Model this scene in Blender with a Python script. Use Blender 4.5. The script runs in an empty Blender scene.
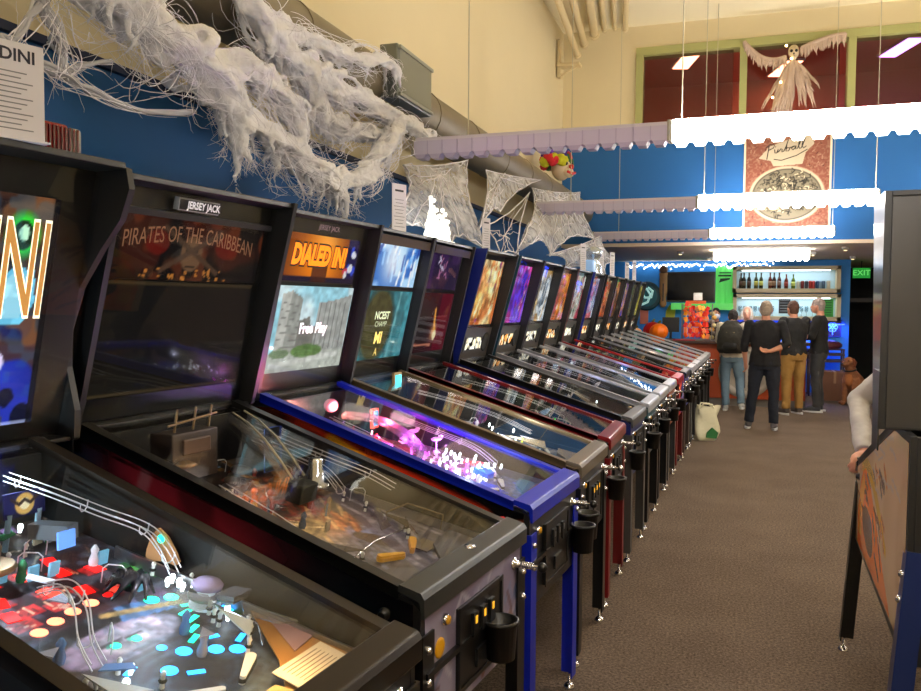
import bpy, math, random
import numpy as np
from mathutils import Vector, Matrix, noise as mnoise
R = math.radians
SC = bpy.context.scene
COL = SC.collection
rnd = random.Random(7)

# ------------------------------------------------------------ camera numbers
F_PX, YAW, PIT, ROL, EYE = 822.0, .324, .049, .007, 1.6
def cam_axes():
    cy, sy = math.cos(YAW), math.sin(YAW); cp, sp = math.cos(PIT), math.sin(PIT)
    fwd = Vector((-sy*cp, cy*cp, -sp)); right = Vector((cy, sy, 0)); up = right.cross(fwd)
    cr, sr = math.cos(ROL), math.sin(ROL)
    return right*cr+up*sr, up*cr-right*sr, fwd
CR, CU, CF = cam_axes()
CP = Vector((0, 0, EYE))
def at(px, py, **k):
    d = CF + CR*((px-460.5)/F_PX) - CU*((py-345.5)/F_PX)
    a, v = list(k.items())[0]; i = 'xyz'.index(a)
    return CP + d*((v-CP[i])/d[i])

# ------------------------------------------------------------ materials
def lin(c):
    return tuple((x/12.92 if x <= .04045 else ((x+.055)/1.055)**2.4) for x in c[:3])
_m = {}
def mat(key, rgb=(.8,.8,.8), rough=.5, metal=0., emit=0., ecol=None, trans=0., alpha=1., bump=0., bscale=60, vary=0., vscale=8, coat=0., spec=.5):
    """rgb given as display (sRGB) values"""
    if key in _m: return _m[key]
    m = bpy.data.materials.new(key); m.use_nodes = True; nt = m.node_tree; b = nt.nodes['Principled BSDF']
    c = lin(rgb)
    b.inputs['Base Color'].default_value = (*c, 1); b.inputs['Roughness'].default_value = rough
    b.inputs['Metallic'].default_value = metal; b.inputs['Specular IOR Level'].default_value = spec
    b.inputs['Coat Weight'].default_value = coat
    if trans: b.inputs['Transmission Weight'].default_value = trans
    if alpha < 1: b.inputs['Alpha'].default_value = alpha
    if emit:
        b.inputs['Emission Color'].default_value = (*lin(ecol or rgb), 1); b.inputs['Emission Strength'].default_value = emit
    if bump or vary:
        tc = nt.nodes.new('ShaderNodeTexCoord')
    if bump:
        n = nt.nodes.new('ShaderNodeTexNoise'); n.inputs['Scale'].default_value = bscale; n.inputs['Detail'].default_value = 4
        nt.links.new(tc.outputs['Object'], n.inputs['Vector'])
        bp = nt.nodes.new('ShaderNodeBump'); bp.inputs['Strength'].default_value = bump; bp.inputs['Distance'].default_value = .01
        nt.links.new(n.outputs['Fac'], bp.inputs['Height']); nt.links.new(bp.outputs['Normal'], b.inputs['Normal'])
    if vary:
        n = nt.nodes.new('ShaderNodeTexNoise'); n.inputs['Scale'].default_value = vscale; n.inputs['Detail'].default_value = 6
        nt.links.new(tc.outputs['Object'], n.inputs['Vector'])
        mx = nt.nodes.new('ShaderNodeMix'); mx.data_type = 'RGBA'
        mx.inputs[6].default_value = (*[x*(1-vary) for x in c], 1); mx.inputs[7].default_value = (*[min(1, x*(1+vary)) for x in c], 1)
        nt.links.new(n.outputs['Fac'], mx.inputs[0]); nt.links.new(mx.outputs[2], b.inputs['Base Color'])
    _m[key] = m
    return m

def glass_mat(key, tint=(1,1,1), ior=1.45, alpha=0.0, rough=.02, body=(.02,.02,.02)):
    """clear pane: transparent body with fresnel reflections"""
    if key in _m: return _m[key]
    m = bpy.data.materials.new(key); m.use_nodes = True; nt = m.node_tree; nt.nodes.clear()
    out = nt.nodes.new('ShaderNodeOutputMaterial'); mix = nt.nodes.new('ShaderNodeMixShader'); lw = nt.nodes.new('ShaderNodeLayerWeight'); lw.inputs['Blend'].default_value = .5
    pw = nt.nodes.new('ShaderNodeMath'); pw.operation = 'POWER'; pw.inputs[1].default_value = 5; nt.links.new(lw.outputs['Facing'], pw.inputs[0])
    fr = nt.nodes.new('ShaderNodeMath'); fr.operation = 'MULTIPLY_ADD'; fr.inputs[1].default_value = .8; fr.inputs[2].default_value = .025*(ior/1.5); nt.links.new(pw.outputs[0], fr.inputs[0])
    tr = nt.nodes.new('ShaderNodeBsdfTransparent'); tr.inputs['Color'].default_value = (*tint, 1)
    gl = nt.nodes.new('ShaderNodeBsdfGlossy'); gl.inputs['Roughness'].default_value = rough
    nt.links.new(fr.outputs[0], mix.inputs[0])
    if alpha:
        m2 = nt.nodes.new('ShaderNodeMixShader'); m2.inputs[0].default_value = alpha
        df = nt.nodes.new('ShaderNodeBsdfDiffuse'); df.inputs['Color'].default_value = (*lin(body), 1)
        nt.links.new(tr.outputs[0], m2.inputs[1]); nt.links.new(df.outputs[0], m2.inputs[2]); nt.links.new(m2.outputs[0], mix.inputs[1])
    else:
        nt.links.new(tr.outputs[0], mix.inputs[1])
    nt.links.new(gl.outputs[0], mix.inputs[2]); nt.links.new(mix.outputs[0], out.inputs[0])
    _m[key] = m
    return m

def art_mat(key, emit=0., rough=.4, coat=0.):
    """reads the printed colours of an artwork from its colour attribute"""
    if key in _m: return _m[key]
    m = bpy.data.materials.new(key); m.use_nodes = True; nt = m.node_tree; b = nt.nodes['Principled BSDF']
    a = nt.nodes.new('ShaderNodeAttribute'); a.attribute_name = 'Col'
    b.inputs['Roughness'].default_value = rough; b.inputs['Coat Weight'].default_value = coat; b.inputs['Specular IOR Level'].default_value = .0 if emit else .4
    if emit:
        b.inputs['Base Color'].default_value = (.01, .01, .01, 1)
        nt.links.new(a.outputs['Color'], b.inputs['Emission Color']); b.inputs['Emission Strength'].default_value = emit
    else:
        nt.links.new(a.outputs['Color'], b.inputs['Base Color'])
    _m[key] = m
    return m

# ------------------------------------------------------------ mesh builder
class MB:
    def __init__(s): s.v = []; s.f = []; s.m = []; s.sm = []
    def add(s, vs, fs, mi=0, smooth=False):
        o = len(s.v); s.v += [tuple(v) for v in vs]
        for f in fs: s.f.append([i+o for i in f]); s.m.append(mi); s.sm.append(smooth)
        return s
    def box(s, c, d, rot=None, mi=0):
        x, y, z = d[0]/2, d[1]/2, d[2]/2
        vs = [Vector((a*x, b*y, e*z)) for a in (-1,1) for b in (-1,1) for e in (-1,1)]
        if rot is not None: vs = [rot @ v for v in vs]
        vs = [v+Vector(c) for v in vs]
        return s.add(vs, [(0,1,3,2),(4,6,7,5),(0,4,5,1),(2,3,7,6),(0,2,6,4),(1,5,7,3)], mi)
    def bb(s, a, b, mi=0):
        return s.box([(a[i]+b[i])/2 for i in range(3)], [abs(a[i]-b[i]) for i in range(3)], None, mi)
    def cyl(s, p0, p1, r0, r1=None, n=12, mi=0, caps=True, smooth=True):
        p0, p1 = Vector(p0), Vector(p1); r1 = r0 if r1 is None else r1
        d = (p1-p0); q = d.to_track_quat('Z', 'Y') if d.length > 1e-9 else Matrix.Identity(3).to_quaternion()
        vs = []
        for p, r in ((p0, r0), (p1, r1)):
            for k in range(n):
                t = 2*math.pi*k/n; vs.append(p + q @ Vector((math.cos(t)*r, math.sin(t)*r, 0)))
        s.add(vs, [(k, (k+1) % n, n+(k+1) % n, n+k) for k in range(n)], mi, smooth)
        if caps:
            s.add(vs, [list(range(n))[::-1], list(range(n, 2*n))], mi)
        return s
    def tube(s, pts, r, n=6, mi=0, closed=False):
        pts = [Vector(p) for p in pts]; L = len(pts); rs = r if isinstance(r, (list, tuple)) else [r]*L
        vs = []; ref = None
        for i, p in enumerate(pts):
            if closed: d = pts[(i+1) % L]-pts[i-1]
            else: d = pts[min(i+1, L-1)]-pts[max(i-1, 0)]
            if d.length < 1e-9: d = Vector((0, 0, 1))
            d.normalize()
            if ref is None: ref = d.orthogonal().normalized()
            ref = ref - d*ref.dot(d)
            if ref.length < 1e-6: ref = d.orthogonal()
            ref.normalize(); w = d.cross(ref)
            for k in range(n):
                t = 2*math.pi*k/n; vs.append(p + (ref*math.cos(t)+w*math.sin(t))*rs[i])
        fs = []
        for i in range(L if closed else L-1):
            a, b = i*n, ((i+1) % L)*n
            for k in range(n): fs.append((a+k, a+(k+1) % n, b+(k+1) % n, b+k))
        s.add(vs, fs, mi, True)
        if not closed: s.add(vs, [list(range(n))[::-1], list(range((L-1)*n, L*n))], mi)
        return s
    def lathe(s, prof, c=(0,0,0), n=16, mi=0, axis=None, sx=1, sy=1):
        c = Vector(c); q = Vector(axis).to_track_quat('Z', 'Y') if axis is not None else None
        vs = []
        for r, z in prof:
            for k in range(n):
                t = 2*math.pi*k/n; v = Vector((math.cos(t)*r*sx, math.sin(t)*r*sy, z))
                vs.append(c + (q @ v if q else v))
        fs = []
        for i in range(len(prof)-1):
            for k in range(n): fs.append((i*n+k, i*n+(k+1) % n, (i+1)*n+(k+1) % n, (i+1)*n+k))
        s.add(vs, fs, mi, True)
        s.add(vs, [list(range(n))[::-1], list(range((len(prof)-1)*n, len(prof)*n))], mi)
        return s
    def ball(s, c, r, n=12, mi=0, q=None):
        rx, ry, rz = (r, r, r) if isinstance(r, (int, float)) else r
        vs = []; c = Vector(c); m = max(4, n//2)
        for i in range(m+1):
            ph = math.pi*i/m
            for k in range(n):
                t = 2*math.pi*k/n; v = Vector((rx*math.sin(ph)*math.cos(t), ry*math.sin(ph)*math.sin(t), -rz*math.cos(ph)))
                vs.append(c+(q @ v if q is not None else v))
        fs = [(i*n+k, i*n+(k+1) % n, (i+1)*n+(k+1) % n, (i+1)*n+k) for i in range(m) for k in range(n)]
        return s.add(vs, fs, mi, True)
    def prism(s, poly, fn, d0, d1, mi=0, mi0=None, mi1=None, mie=None):
        """poly = 2D outline, fn(a, b, d) -> 3D, extruded from depth d0 to d1"""
        n = len(poly); vs = [fn(a, b, d0) for a, b in poly]+[fn(a, b, d1) for a, b in poly]
        s.add(vs, [list(range(n))], mi if mi0 is None else mi0); s.add(vs, [list(range(n, 2*n))[::-1]], mi if mi1 is None else mi1)
        s.add(vs, [(i, n+i, n+(i+1) % n, (i+1) % n) for i in range(n)], mi if mie is None else mie)
        return s
    def text(s, body, size, fn, ext=.002, mi=0, shear=0., bold=0., align='CENTER', squeeze=1.):
        """real letter shapes; fn(a, b, d) -> 3D with a to the right, b up, d outwards"""
        cu = bpy.data.curves.new('t', 'FONT'); cu.body = body; cu.size = size; cu.align_x = align; cu.align_y = 'CENTER'
        cu.shear = shear; cu.offset = bold; cu.resolution_u = 3
        o = bpy.data.objects.new('t', cu); COL.objects.link(o)
        bpy.context.view_layer.update()
        me = o.evaluated_get(bpy.context.evaluated_depsgraph_get()).to_mesh()
        vs = [fn(v.co.x*squeeze, v.co.y, ext) for v in me.vertices]; fs = [list(p.vertices) for p in me.polygons]
        s.add(vs, fs, mi)
        o.to_mesh_clear(); bpy.data.objects.remove(o); bpy.data.curves.remove(cu)
        return s
    def mesh(s, name, mats, recalc=True):
        me = bpy.data.meshes.new(name); me.from_pydata(s.v, [], s.f)
        for m in (mats if isinstance(mats, (list, tuple)) else [mats]): me.materials.append(m)
        for i, p in enumerate(me.polygons): p.material_index = s.m[i]; p.use_smooth = s.sm[i]
        if recalc:
            import bmesh
            bm = bmesh.new(); bm.from_mesh(me); bmesh.ops.recalc_face_normals(bm, faces=bm.faces); bm.to_mesh(me); bm.free()
        me.update()
        return me
def link(name, me, parent=None, loc=None, rot=None, bevel=0., label=None):
    o = bpy.data.objects.new(name, me); COL.objects.link(o)
    if parent is not None: o.parent = parent
    if loc is not None: o.location = loc
    if rot is not None: o.rotation_euler = rot
    if bevel:
        b = o.modifiers.new('b', 'BEVEL'); b.width = bevel; b.segments = 2; b.limit_method = 'ANGLE'; b.angle_limit = R(40)
    if label: o['label'] = label
    return o
def build(name, mb, mats, parent=None, **k):
    return link(name, mb.mesh(name, mats), parent, **k)
def tag(o, label, cat, group=None, kind=None):
    if label: o['label'] = label
    if cat: o['category'] = cat
    if group: o['group'] = group
    if kind: o['kind'] = kind
    return o
def thing(name, label, cat, loc=(0,0,0), rz=0., group=None):
    o = bpy.data.objects.new(name, None); COL.objects.link(o); o.location = loc; o.rotation_euler = (0, 0, rz); o.empty_display_size = .1
    return tag(o, label, cat, group)
def struct(name, mb, mats, **k):
    o = build(name, mb, mats, **k); o['kind'] = 'structure'; return o
def copy_tree(o, parent=None):
    c = o.copy(); COL.objects.link(c)
    if parent is not None: c.parent = parent
    for ch in o.children: copy_tree(ch, c)
    return c

# ------------------------------------------------------------ printed artwork
class Paint:
    def __init__(s, w, h, nx, ny, c=(0,0,0), seed=1):
        s.w, s.h, s.nx, s.ny = w, h, nx, ny; s.rg = np.random.RandomState(seed)
        u, v = np.meshgrid(np.linspace(0, w, nx+1), np.linspace(0, h, ny+1)); s.u, s.v = u, v
        s.c = np.zeros((ny+1, nx+1, 3)); s.c[:] = c
    def put(s, m, c, a=1.):
        m = np.clip(m, 0, 1)[..., None]*a; s.c = s.c*(1-m)+np.array(c)*m; return s
    def ell(s, x, y, rx, ry=None, c=(1,1,1), a=1., rot=0., soft=.12, ring=0.):
        ry = rx if ry is None else ry; ca, sa = math.cos(rot), math.sin(rot)
        du, dv = s.u-x, s.v-y; d = np.sqrt(((du*ca+dv*sa)/rx)**2+((-du*sa+dv*ca)/ry)**2)
        m = np.clip((1-d)/soft+.5, 0, 1)
        if ring: m = m*np.clip((d-(1-ring))/soft+.5, 0, 1)
        return s.put(m, c, a)
    def glow(s, x, y, r, c, a=1.):
        d = ((s.u-x)**2+(s.v-y)**2)/(r*r); return s.put(np.exp(-d), c, a)
    def rect(s, x0, y0, x1, y1, c, a=1.): return s.put(((s.u >= x0) & (s.u <= x1) & (s.v >= y0) & (s.v <= y1)).astype(float), c, a)
    def poly(s, pts, c, a=1.):
        m = np.zeros(s.u.shape, bool); n = len(pts)
        for i in range(n):
            x0, y0 = pts[i]; x1, y1 = pts[(i+1) % n]
            if y0 == y1: continue
            cr = ((s.v > y0) != (s.v > y1)) & (s.u < (x1-x0)*(s.v-y0)/(y1-y0)+x0); m ^= cr
        return s.put(m.astype(float), c, a)
    def line(s, pts, wd, c, a=1.):
        m = np.zeros(s.u.shape)
        for (x0, y0), (x1, y1) in zip(pts[:-1], pts[1:]):
            dx, dy = x1-x0, y1-y0; L = dx*dx+dy*dy+1e-12; t = np.clip(((s.u-x0)*dx+(s.v-y0)*dy)/L, 0, 1)
            d = np.hypot(s.u-x0-t*dx, s.v-y0-t*dy); m = np.maximum(m, np.clip((wd-d)/(wd*.5)+.5, 0, 1))
        return s.put(m, c, a)
    def field(s, cells):
        k = max(2, int(cells)); kv = max(2, int(cells*s.h/s.w)); g = s.rg.rand(kv+2, k+2)
        x = s.u/s.w*k; y = s.v/s.h*kv; xi = np.clip(x.astype(int), 0, k); yi = np.clip(y.astype(int), 0, kv); fx = x-xi; fy = y-yi
        fx = fx*fx*(3-2*fx); fy = fy*fy*(3-2*fy); x1 = np.minimum(xi+1, k+1); y1 = np.minimum(yi+1, kv+1)
        return (g[yi, xi]*(1-fx)+g[yi, x1]*fx)*(1-fy)+(g[y1, xi]*(1-fx)+g[y1, x1]*fx)*fy
    def mottle(s, cells, c, a=.6, thr=.5, soft=.15): return s.put((s.field(cells)-thr)/soft+.5, c, a)
    def grain(s, cells, amp=.25): s.c = s.c*(1+amp*2*(s.field(cells)[..., None]-.5)); return s
    def scatter(s, n, cols, r0, r1, box=None, a=.9):
        b = box or (0, 0, s.w, s.h)
        for _ in range(n):
            x, y = s.rg.uniform(b[0], b[2]), s.rg.uniform(b[1], b[3]); c = cols[s.rg.randint(len(cols))]
            s.ell(x, y, s.rg.uniform(r0, r1), s.rg.uniform(r0, r1), c, a, s.rg.uniform(0, 3))
        return s
    def strokes(s, n, cols, L, wd, box=None, ang=None, a=.9):
        b = box or (0, 0, s.w, s.h)
        for _ in range(n):
            x, y = s.rg.uniform(b[0], b[2]), s.rg.uniform(b[1], b[3]); t = s.rg.uniform(0, 6.28) if ang is None else ang+s.rg.uniform(-.3, .3)
            l = L*s.rg.uniform(.5, 1); s.line([(x, y), (x+math.cos(t)*l, y+math.sin(t)*l)], wd, cols[s.rg.randint(len(cols))], a)
        return s
    def mesh(s, name, fn, material, thick=.003):
        """grid in its frame; fn(u, v, d) -> 3D (d = depth behind the face), closed by a thin back and rim"""
        nx, ny = s.nx, s.ny; vs = []
        for j in range(ny+1):
            for i in range(nx+1): vs.append(fn(s.u[j, i], s.v[j, i], 0))
        n0 = len(vs); rowl = nx+1
        fs = [(j*rowl+i, j*rowl+i+1, (j+1)*rowl+i+1, (j+1)*rowl+i) for j in range(ny) for i in range(nx)]
        vs += [fn(0, 0, thick), fn(s.w, 0, thick), fn(s.w, s.h, thick), fn(0, s.h, thick)]
        fs.append((n0+3, n0+2, n0+1, n0))
        c = [0, nx, ny*rowl+nx, ny*rowl]
        edges = [list(range(0, nx+1)), [j*rowl+nx for j in range(ny+1)], [ny*rowl+i for i in range(nx, -1, -1)], [j*rowl for j in range(ny, -1, -1)]]
        for k in range(4): fs.append(edges[k][::-1]+[n0+k, n0+(k+1) % 4])
        me = bpy.data.meshes.new(name); me.from_pydata([tuple(v) for v in vs], [], fs)
        ca = me.color_attributes.new('Col', 'FLOAT_COLOR', 'POINT')
        cc = np.clip(s.c.reshape(-1, 3), 0, 1); cc = np.where(cc <= .04045, cc/12.92, ((cc+.055)/1.055)**2.4)
        full = np.ones((len(vs), 4)); full[:n0, :3] = cc; full[n0:, :3] = .01
        ca.data.foreach_set('color', full.ravel()); me.materials.append(material); me.update()
        return me

# shared materials
BLK = mat('black_paint', (.09,.09,.095), .4); BLKM = mat('black_plastic', (.05,.05,.052), .35); CHROME = mat('chrome', (.85,.85,.87), .12, 1.)
STEEL = mat('steel', (.6,.6,.62), .3, 1.); GLASS = glass_mat('clear_glass', (.97,.98,.98), 1.5); WHITE = mat('white_plastic', (.9,.9,.88), .4)
INNER = mat('cabinet_inside', (.06,.06,.06), .6); RUB = mat('black_rubber', (.03,.03,.03), .7)
# ------------------------------------------------------------ pinball machines
TL = R(11); CT, ST = math.cos(TL), math.sin(TL)
def P(a, b, h=0.): return Vector((-.06-a*CT+h*ST, b, .835+a*ST+h*CT))
UB = Vector((.17, 0, .75)).normalized(); NB = Vector((.75, 0, -.17)).normalized()
def S(u, v, d=0., rec=.05): return Vector((-1.13, 0, 1.22))+Vector((0, u, 0))+UB*v+NB*(d-rec)
cache = {}
def cached(key, fn):
    if key not in cache: cache[key] = fn()
    return cache[key]
def emat(rgb, s): return mat('lit_%d_%d_%d_%g' % (*[int(c*255) for c in rgb], s), rgb, .4, emit=s)

def leg_mesh(color, sy, sx):
    def f():
        m = MB(); w = .062; t = .006
        L = [(0,0),(-w*sx,0),(-w*sx,-t*sy),(-t*sx,-t*sy),(-t*sx,-w*sy),(0,-w*sy)]
        top, bot = .80 if sx > 0 else .86, .055
        vs = [(a, b, bot) for a, b in L]+[(a*1.0, b*1.0, top) for a, b in L]
        m.add(vs, [list(range(6)), list(range(6, 12))[::-1]]+[(i, 6+i, 6+(i+1) % 6, (i+1) % 6) for i in range(6)])
        return m.mesh('leg', color)
    return cached(('leg', color.name, sy, sx), f)
def foot_mesh(): return cached('foot', lambda: MB().lathe([(.006,.06),(.006,.02),(.012,.02),(.024,.008),(.024,0)], n=12).mesh('foot', CHROME))
def bolt_mesh(): return cached('bolt', lambda: MB().lathe([(.011,0),(.011,.006),(.006,.011)], axis=(1,0,0), n=8).mesh('bolt', CHROME))

def flipper_mesh(col, rub, side):
    def f():
        m = MB(); n = 10; pts = []
        for k in range(n+1): t = math.pi/2+math.pi*k/n; pts.append((.011*math.cos(t), .011*math.sin(t)))
        for k in range(n+1): t = -math.pi/2+math.pi*k/n; pts.append((.075+.006*math.cos(t), .006*math.sin(t)))
        m.prism(pts, lambda a, b, d: (b, a*side, d), .008, .026, 0)
        m.prism([(x*1.02, y*1.22) for x, y in pts], lambda a, b, d: (b, a*side, d), .012, .020, 1)
        return m.mesh('flipper', [col, rub])
    return cached(('flip', col.name, rub.name, side), f)
def bumper_mesh(cap, glow):
    def f():
        m = MB(); m.lathe([(.036,0),(.036,.006),(.02,.012),(.02,.045)], n=16, mi=1).lathe([(.034,.045),(.036,.052),(.03,.058),(.008,.062)], n=16, mi=0)
        m.lathe([(.040,.022),(.042,.026),(.040,.03)], n=16, mi=2)
        return m.mesh('pop_bumper', [cap, glow, STEEL])
    return cached(('pop', cap.name, glow.name), f)
def post_mesh(c=None):
    c = c or WHITE
    def f():
        m = MB(); m.lathe([(.005,0),(.004,.01),(.004,.024),(.006,.028),(.003,.034)], n=8, mi=0); m.lathe([(.007,.012),(.0085,.015),(.007,.018)], n=8, mi=1)
        return m.mesh('post', [c, RUB])
    return cached(('post', c.name), f)
def insert_mesh(shape, m_):
    def f():
        m = MB()
        if shape == 'dot': m.lathe([(.011,0),(.010,.0012)], n=12)
        elif shape == 'big': m.lathe([(.017,0),(.016,.0012)], n=14)
        elif shape == 'bar': m.bb((-.006,-.017,0),(.006,.017,.0012))
        elif shape == 'arrow': m.prism([(-.02,-.012),(.02,0),(-.02,.012)], lambda a,b,d:(-a,b,d), 0, .0012)
        elif shape == 'plate': m.bb((-.021,-.015,0),(.021,.015,.0012))
        return m.mesh('insert_light', m_)
    return cached(('ins', shape, m_.name), f)
def lamp_mesh(m_, r=.007): return cached(('lamp', m_.name, r), lambda: MB().ball((0,0,.014), (r, r, r*1.3), 8).cyl((0,0,0),(0,0,.01),.004,n=6).mesh('lamp', m_))
def target_mesh(m_): return cached(('tgt', m_.name), lambda: MB().bb((-.003,-.013,0),(.003,.013,.034)).mesh('target', m_))

def put(name, me, t, a, b, h=0., rz=0., label=None):
    o = link(name, me, t, loc=P(a, b, h)); o.rotation_mode = 'XYZ'
    o.rotation_euler = (Matrix.Rotation(TL, 3, 'Y') @ Matrix.Rotation(rz, 3, 'Z')).to_euler()
    if label: o['label'] = label
    return o
def smooth_path(pts, k=6):
    pts = [Vector(p) for p in pts]; out = []
    for i in range(len(pts)-1):
        p0 = pts[max(i-1,0)]; p1 = pts[i]; p2 = pts[i+1]; p3 = pts[min(i+2, len(pts)-1)]
        for j in range(k):
            t = j/k; out.append(.5*((2*p1)+(p2-p0)*t+(2*p0-5*p1+4*p2-p3)*t*t+(3*p1-p0-3*p2+p3)*t**3))
    return out+[pts[-1]]
WIRE = mat('polished_wire', (.92,.92,.95), .28, .55)
def wire_ramp(t, path, m_=None, w=.011, label=None, r=.0016, rings=True):
    m_ = m_ or WIRE; c = smooth_path(path); m = MB(); off = []
    for i, p in enumerate(c):
        d = (c[min(i+1, len(c)-1)]-c[max(i-1, 0)]); n = Vector((-d.y, d.x, 0)); n.normalize(); off.append(n)
    for s_, up in ((-1,0),(1,0),(-1.25,.014),(1.25,.014)):
        m.tube([P(p.x+o.x*w*s_, p.y+o.y*w*s_, p.z+up) for p, o in zip(c, off)], r, 5)
    if rings:
        for i in range(2, len(c), 8):
            p, o = c[i], off[i]
            m.tube([P(p.x+o.x*w*s_, p.y+o.y*w*s_, p.z+u) for s_, u in ((-1.4,.016),(-1.3,0),(-.6,-.008),(.6,-.008),(1.3,0),(1.4,.016))], r, 4)
    return build('wire_ramp', m, m_, t, label=label)
def channel(t, path, w, hg, m_, name='plastic_ramp', label=None):
    c = smooth_path(path); m = MB(); rows = []
    for i, p in enumerate(c):
        d = (c[min(i+1, len(c)-1)]-c[max(i-1, 0)]); n = Vector((-d.y, d.x, 0)); n.normalize()
        rows.append([P(p.x+n.x*s_, p.y+n.y*s_, p.z+u) for s_, u in ((-w,hg),(-w,0),(w,0),(w,hg),(w+.004,hg),(w+.004,-.004),(-w-.004,-.004),(-w-.004,hg))])
    vs = [v for r_ in rows for v in r_]; fs = []
    for i in range(len(rows)-1):
        for k in range(8): fs.append((i*8+k, i*8+(k+1) % 8, (i+1)*8+(k+1) % 8, (i+1)*8+k))
    fs += [list(range(8)), list(range(len(vs)-8, len(vs)))[::-1]]
    m.add(vs, fs)
    return build(name, m, m_, t, label=label)
def plate(t, poly, h, m_, th=.003, name='plastic', label=None):
    m = MB(); m.prism(poly, lambda a, b, d: P(a, b, h+d), 0, th); return build(name, m, m_, t, label=label)
def gi(t, a, b, h, col, e, r=0.):
    l = bpy.data.lights.new('playfield_glow', 'POINT'); l.color = lin(col); l.energy = e*2.2; l.shadow_soft_size = r
    o = bpy.data.objects.new('playfield_glow', l); COL.objects.link(o); o.parent = t; o.location = P(a, b, h); return o

def plastic_mesh(k, m_):
    shp = [[(-.02,-.015),(.02,-.02),(.028,.01),(.0,.022)],[(-.03,-.008),(.03,-.012),(.034,.006),(-.02,.012)],[(-.016,-.016),(.018,-.01),(.004,.024)],[(-.012,-.03),(.010,-.026),(.016,.02),(-.004,.034)]][k % 4]
    return cached(('plas', k % 4, m_.name), lambda: MB().prism(shp, lambda a, b, d: (a, b, d), 0, .0025).mesh('plastic', m_))
def arch_mesh(): return cached('arch', lambda: MB().tube([(-.025,0,0),(-.025,0,.035),(-.015,0,.045),(.015,0,.045),(.025,0,.035),(.025,0,0)], .0016, 5).mesh('wire_arch', WIRE))
def peg_mesh(m_): return cached(('peg', m_.name), lambda: MB().lathe([(.010,0),(.012,.012),(.007,.03),(.010,.04),(.003,.052)], n=9).mesh('playfield_toy', m_))
def clutter(t, seed, cols, n, a0=.26, a1=.98, bw=.22, emit=.0):
    q = random.Random(seed); ms = [mat('plastic_%d_%d_%d_%g' % (*[int(c*99) for c in cl], emit), cl, .25, emit=emit) for cl in cols]
    for k in range(n):
        a, b = q.uniform(a0, a1), q.uniform(-bw, bw-.02)
        if k % 3 == 0: put('plastic', plastic_mesh(q.randrange(4), q.choice(ms)), t, a, b, q.uniform(.028,.05), q.uniform(0,6.28))
        elif k % 3 == 1: put('playfield_toy', peg_mesh(q.choice(ms)), t, a, b, 0, q.uniform(0,3))
        elif k % 6 == 2: put('wire_arch', arch_mesh(), t, a, b, q.uniform(0,.02), q.uniform(0,3))
        else: put('target', target_mesh(q.choice(ms)), t, a, b, 0, q.uniform(-1,1))

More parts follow.
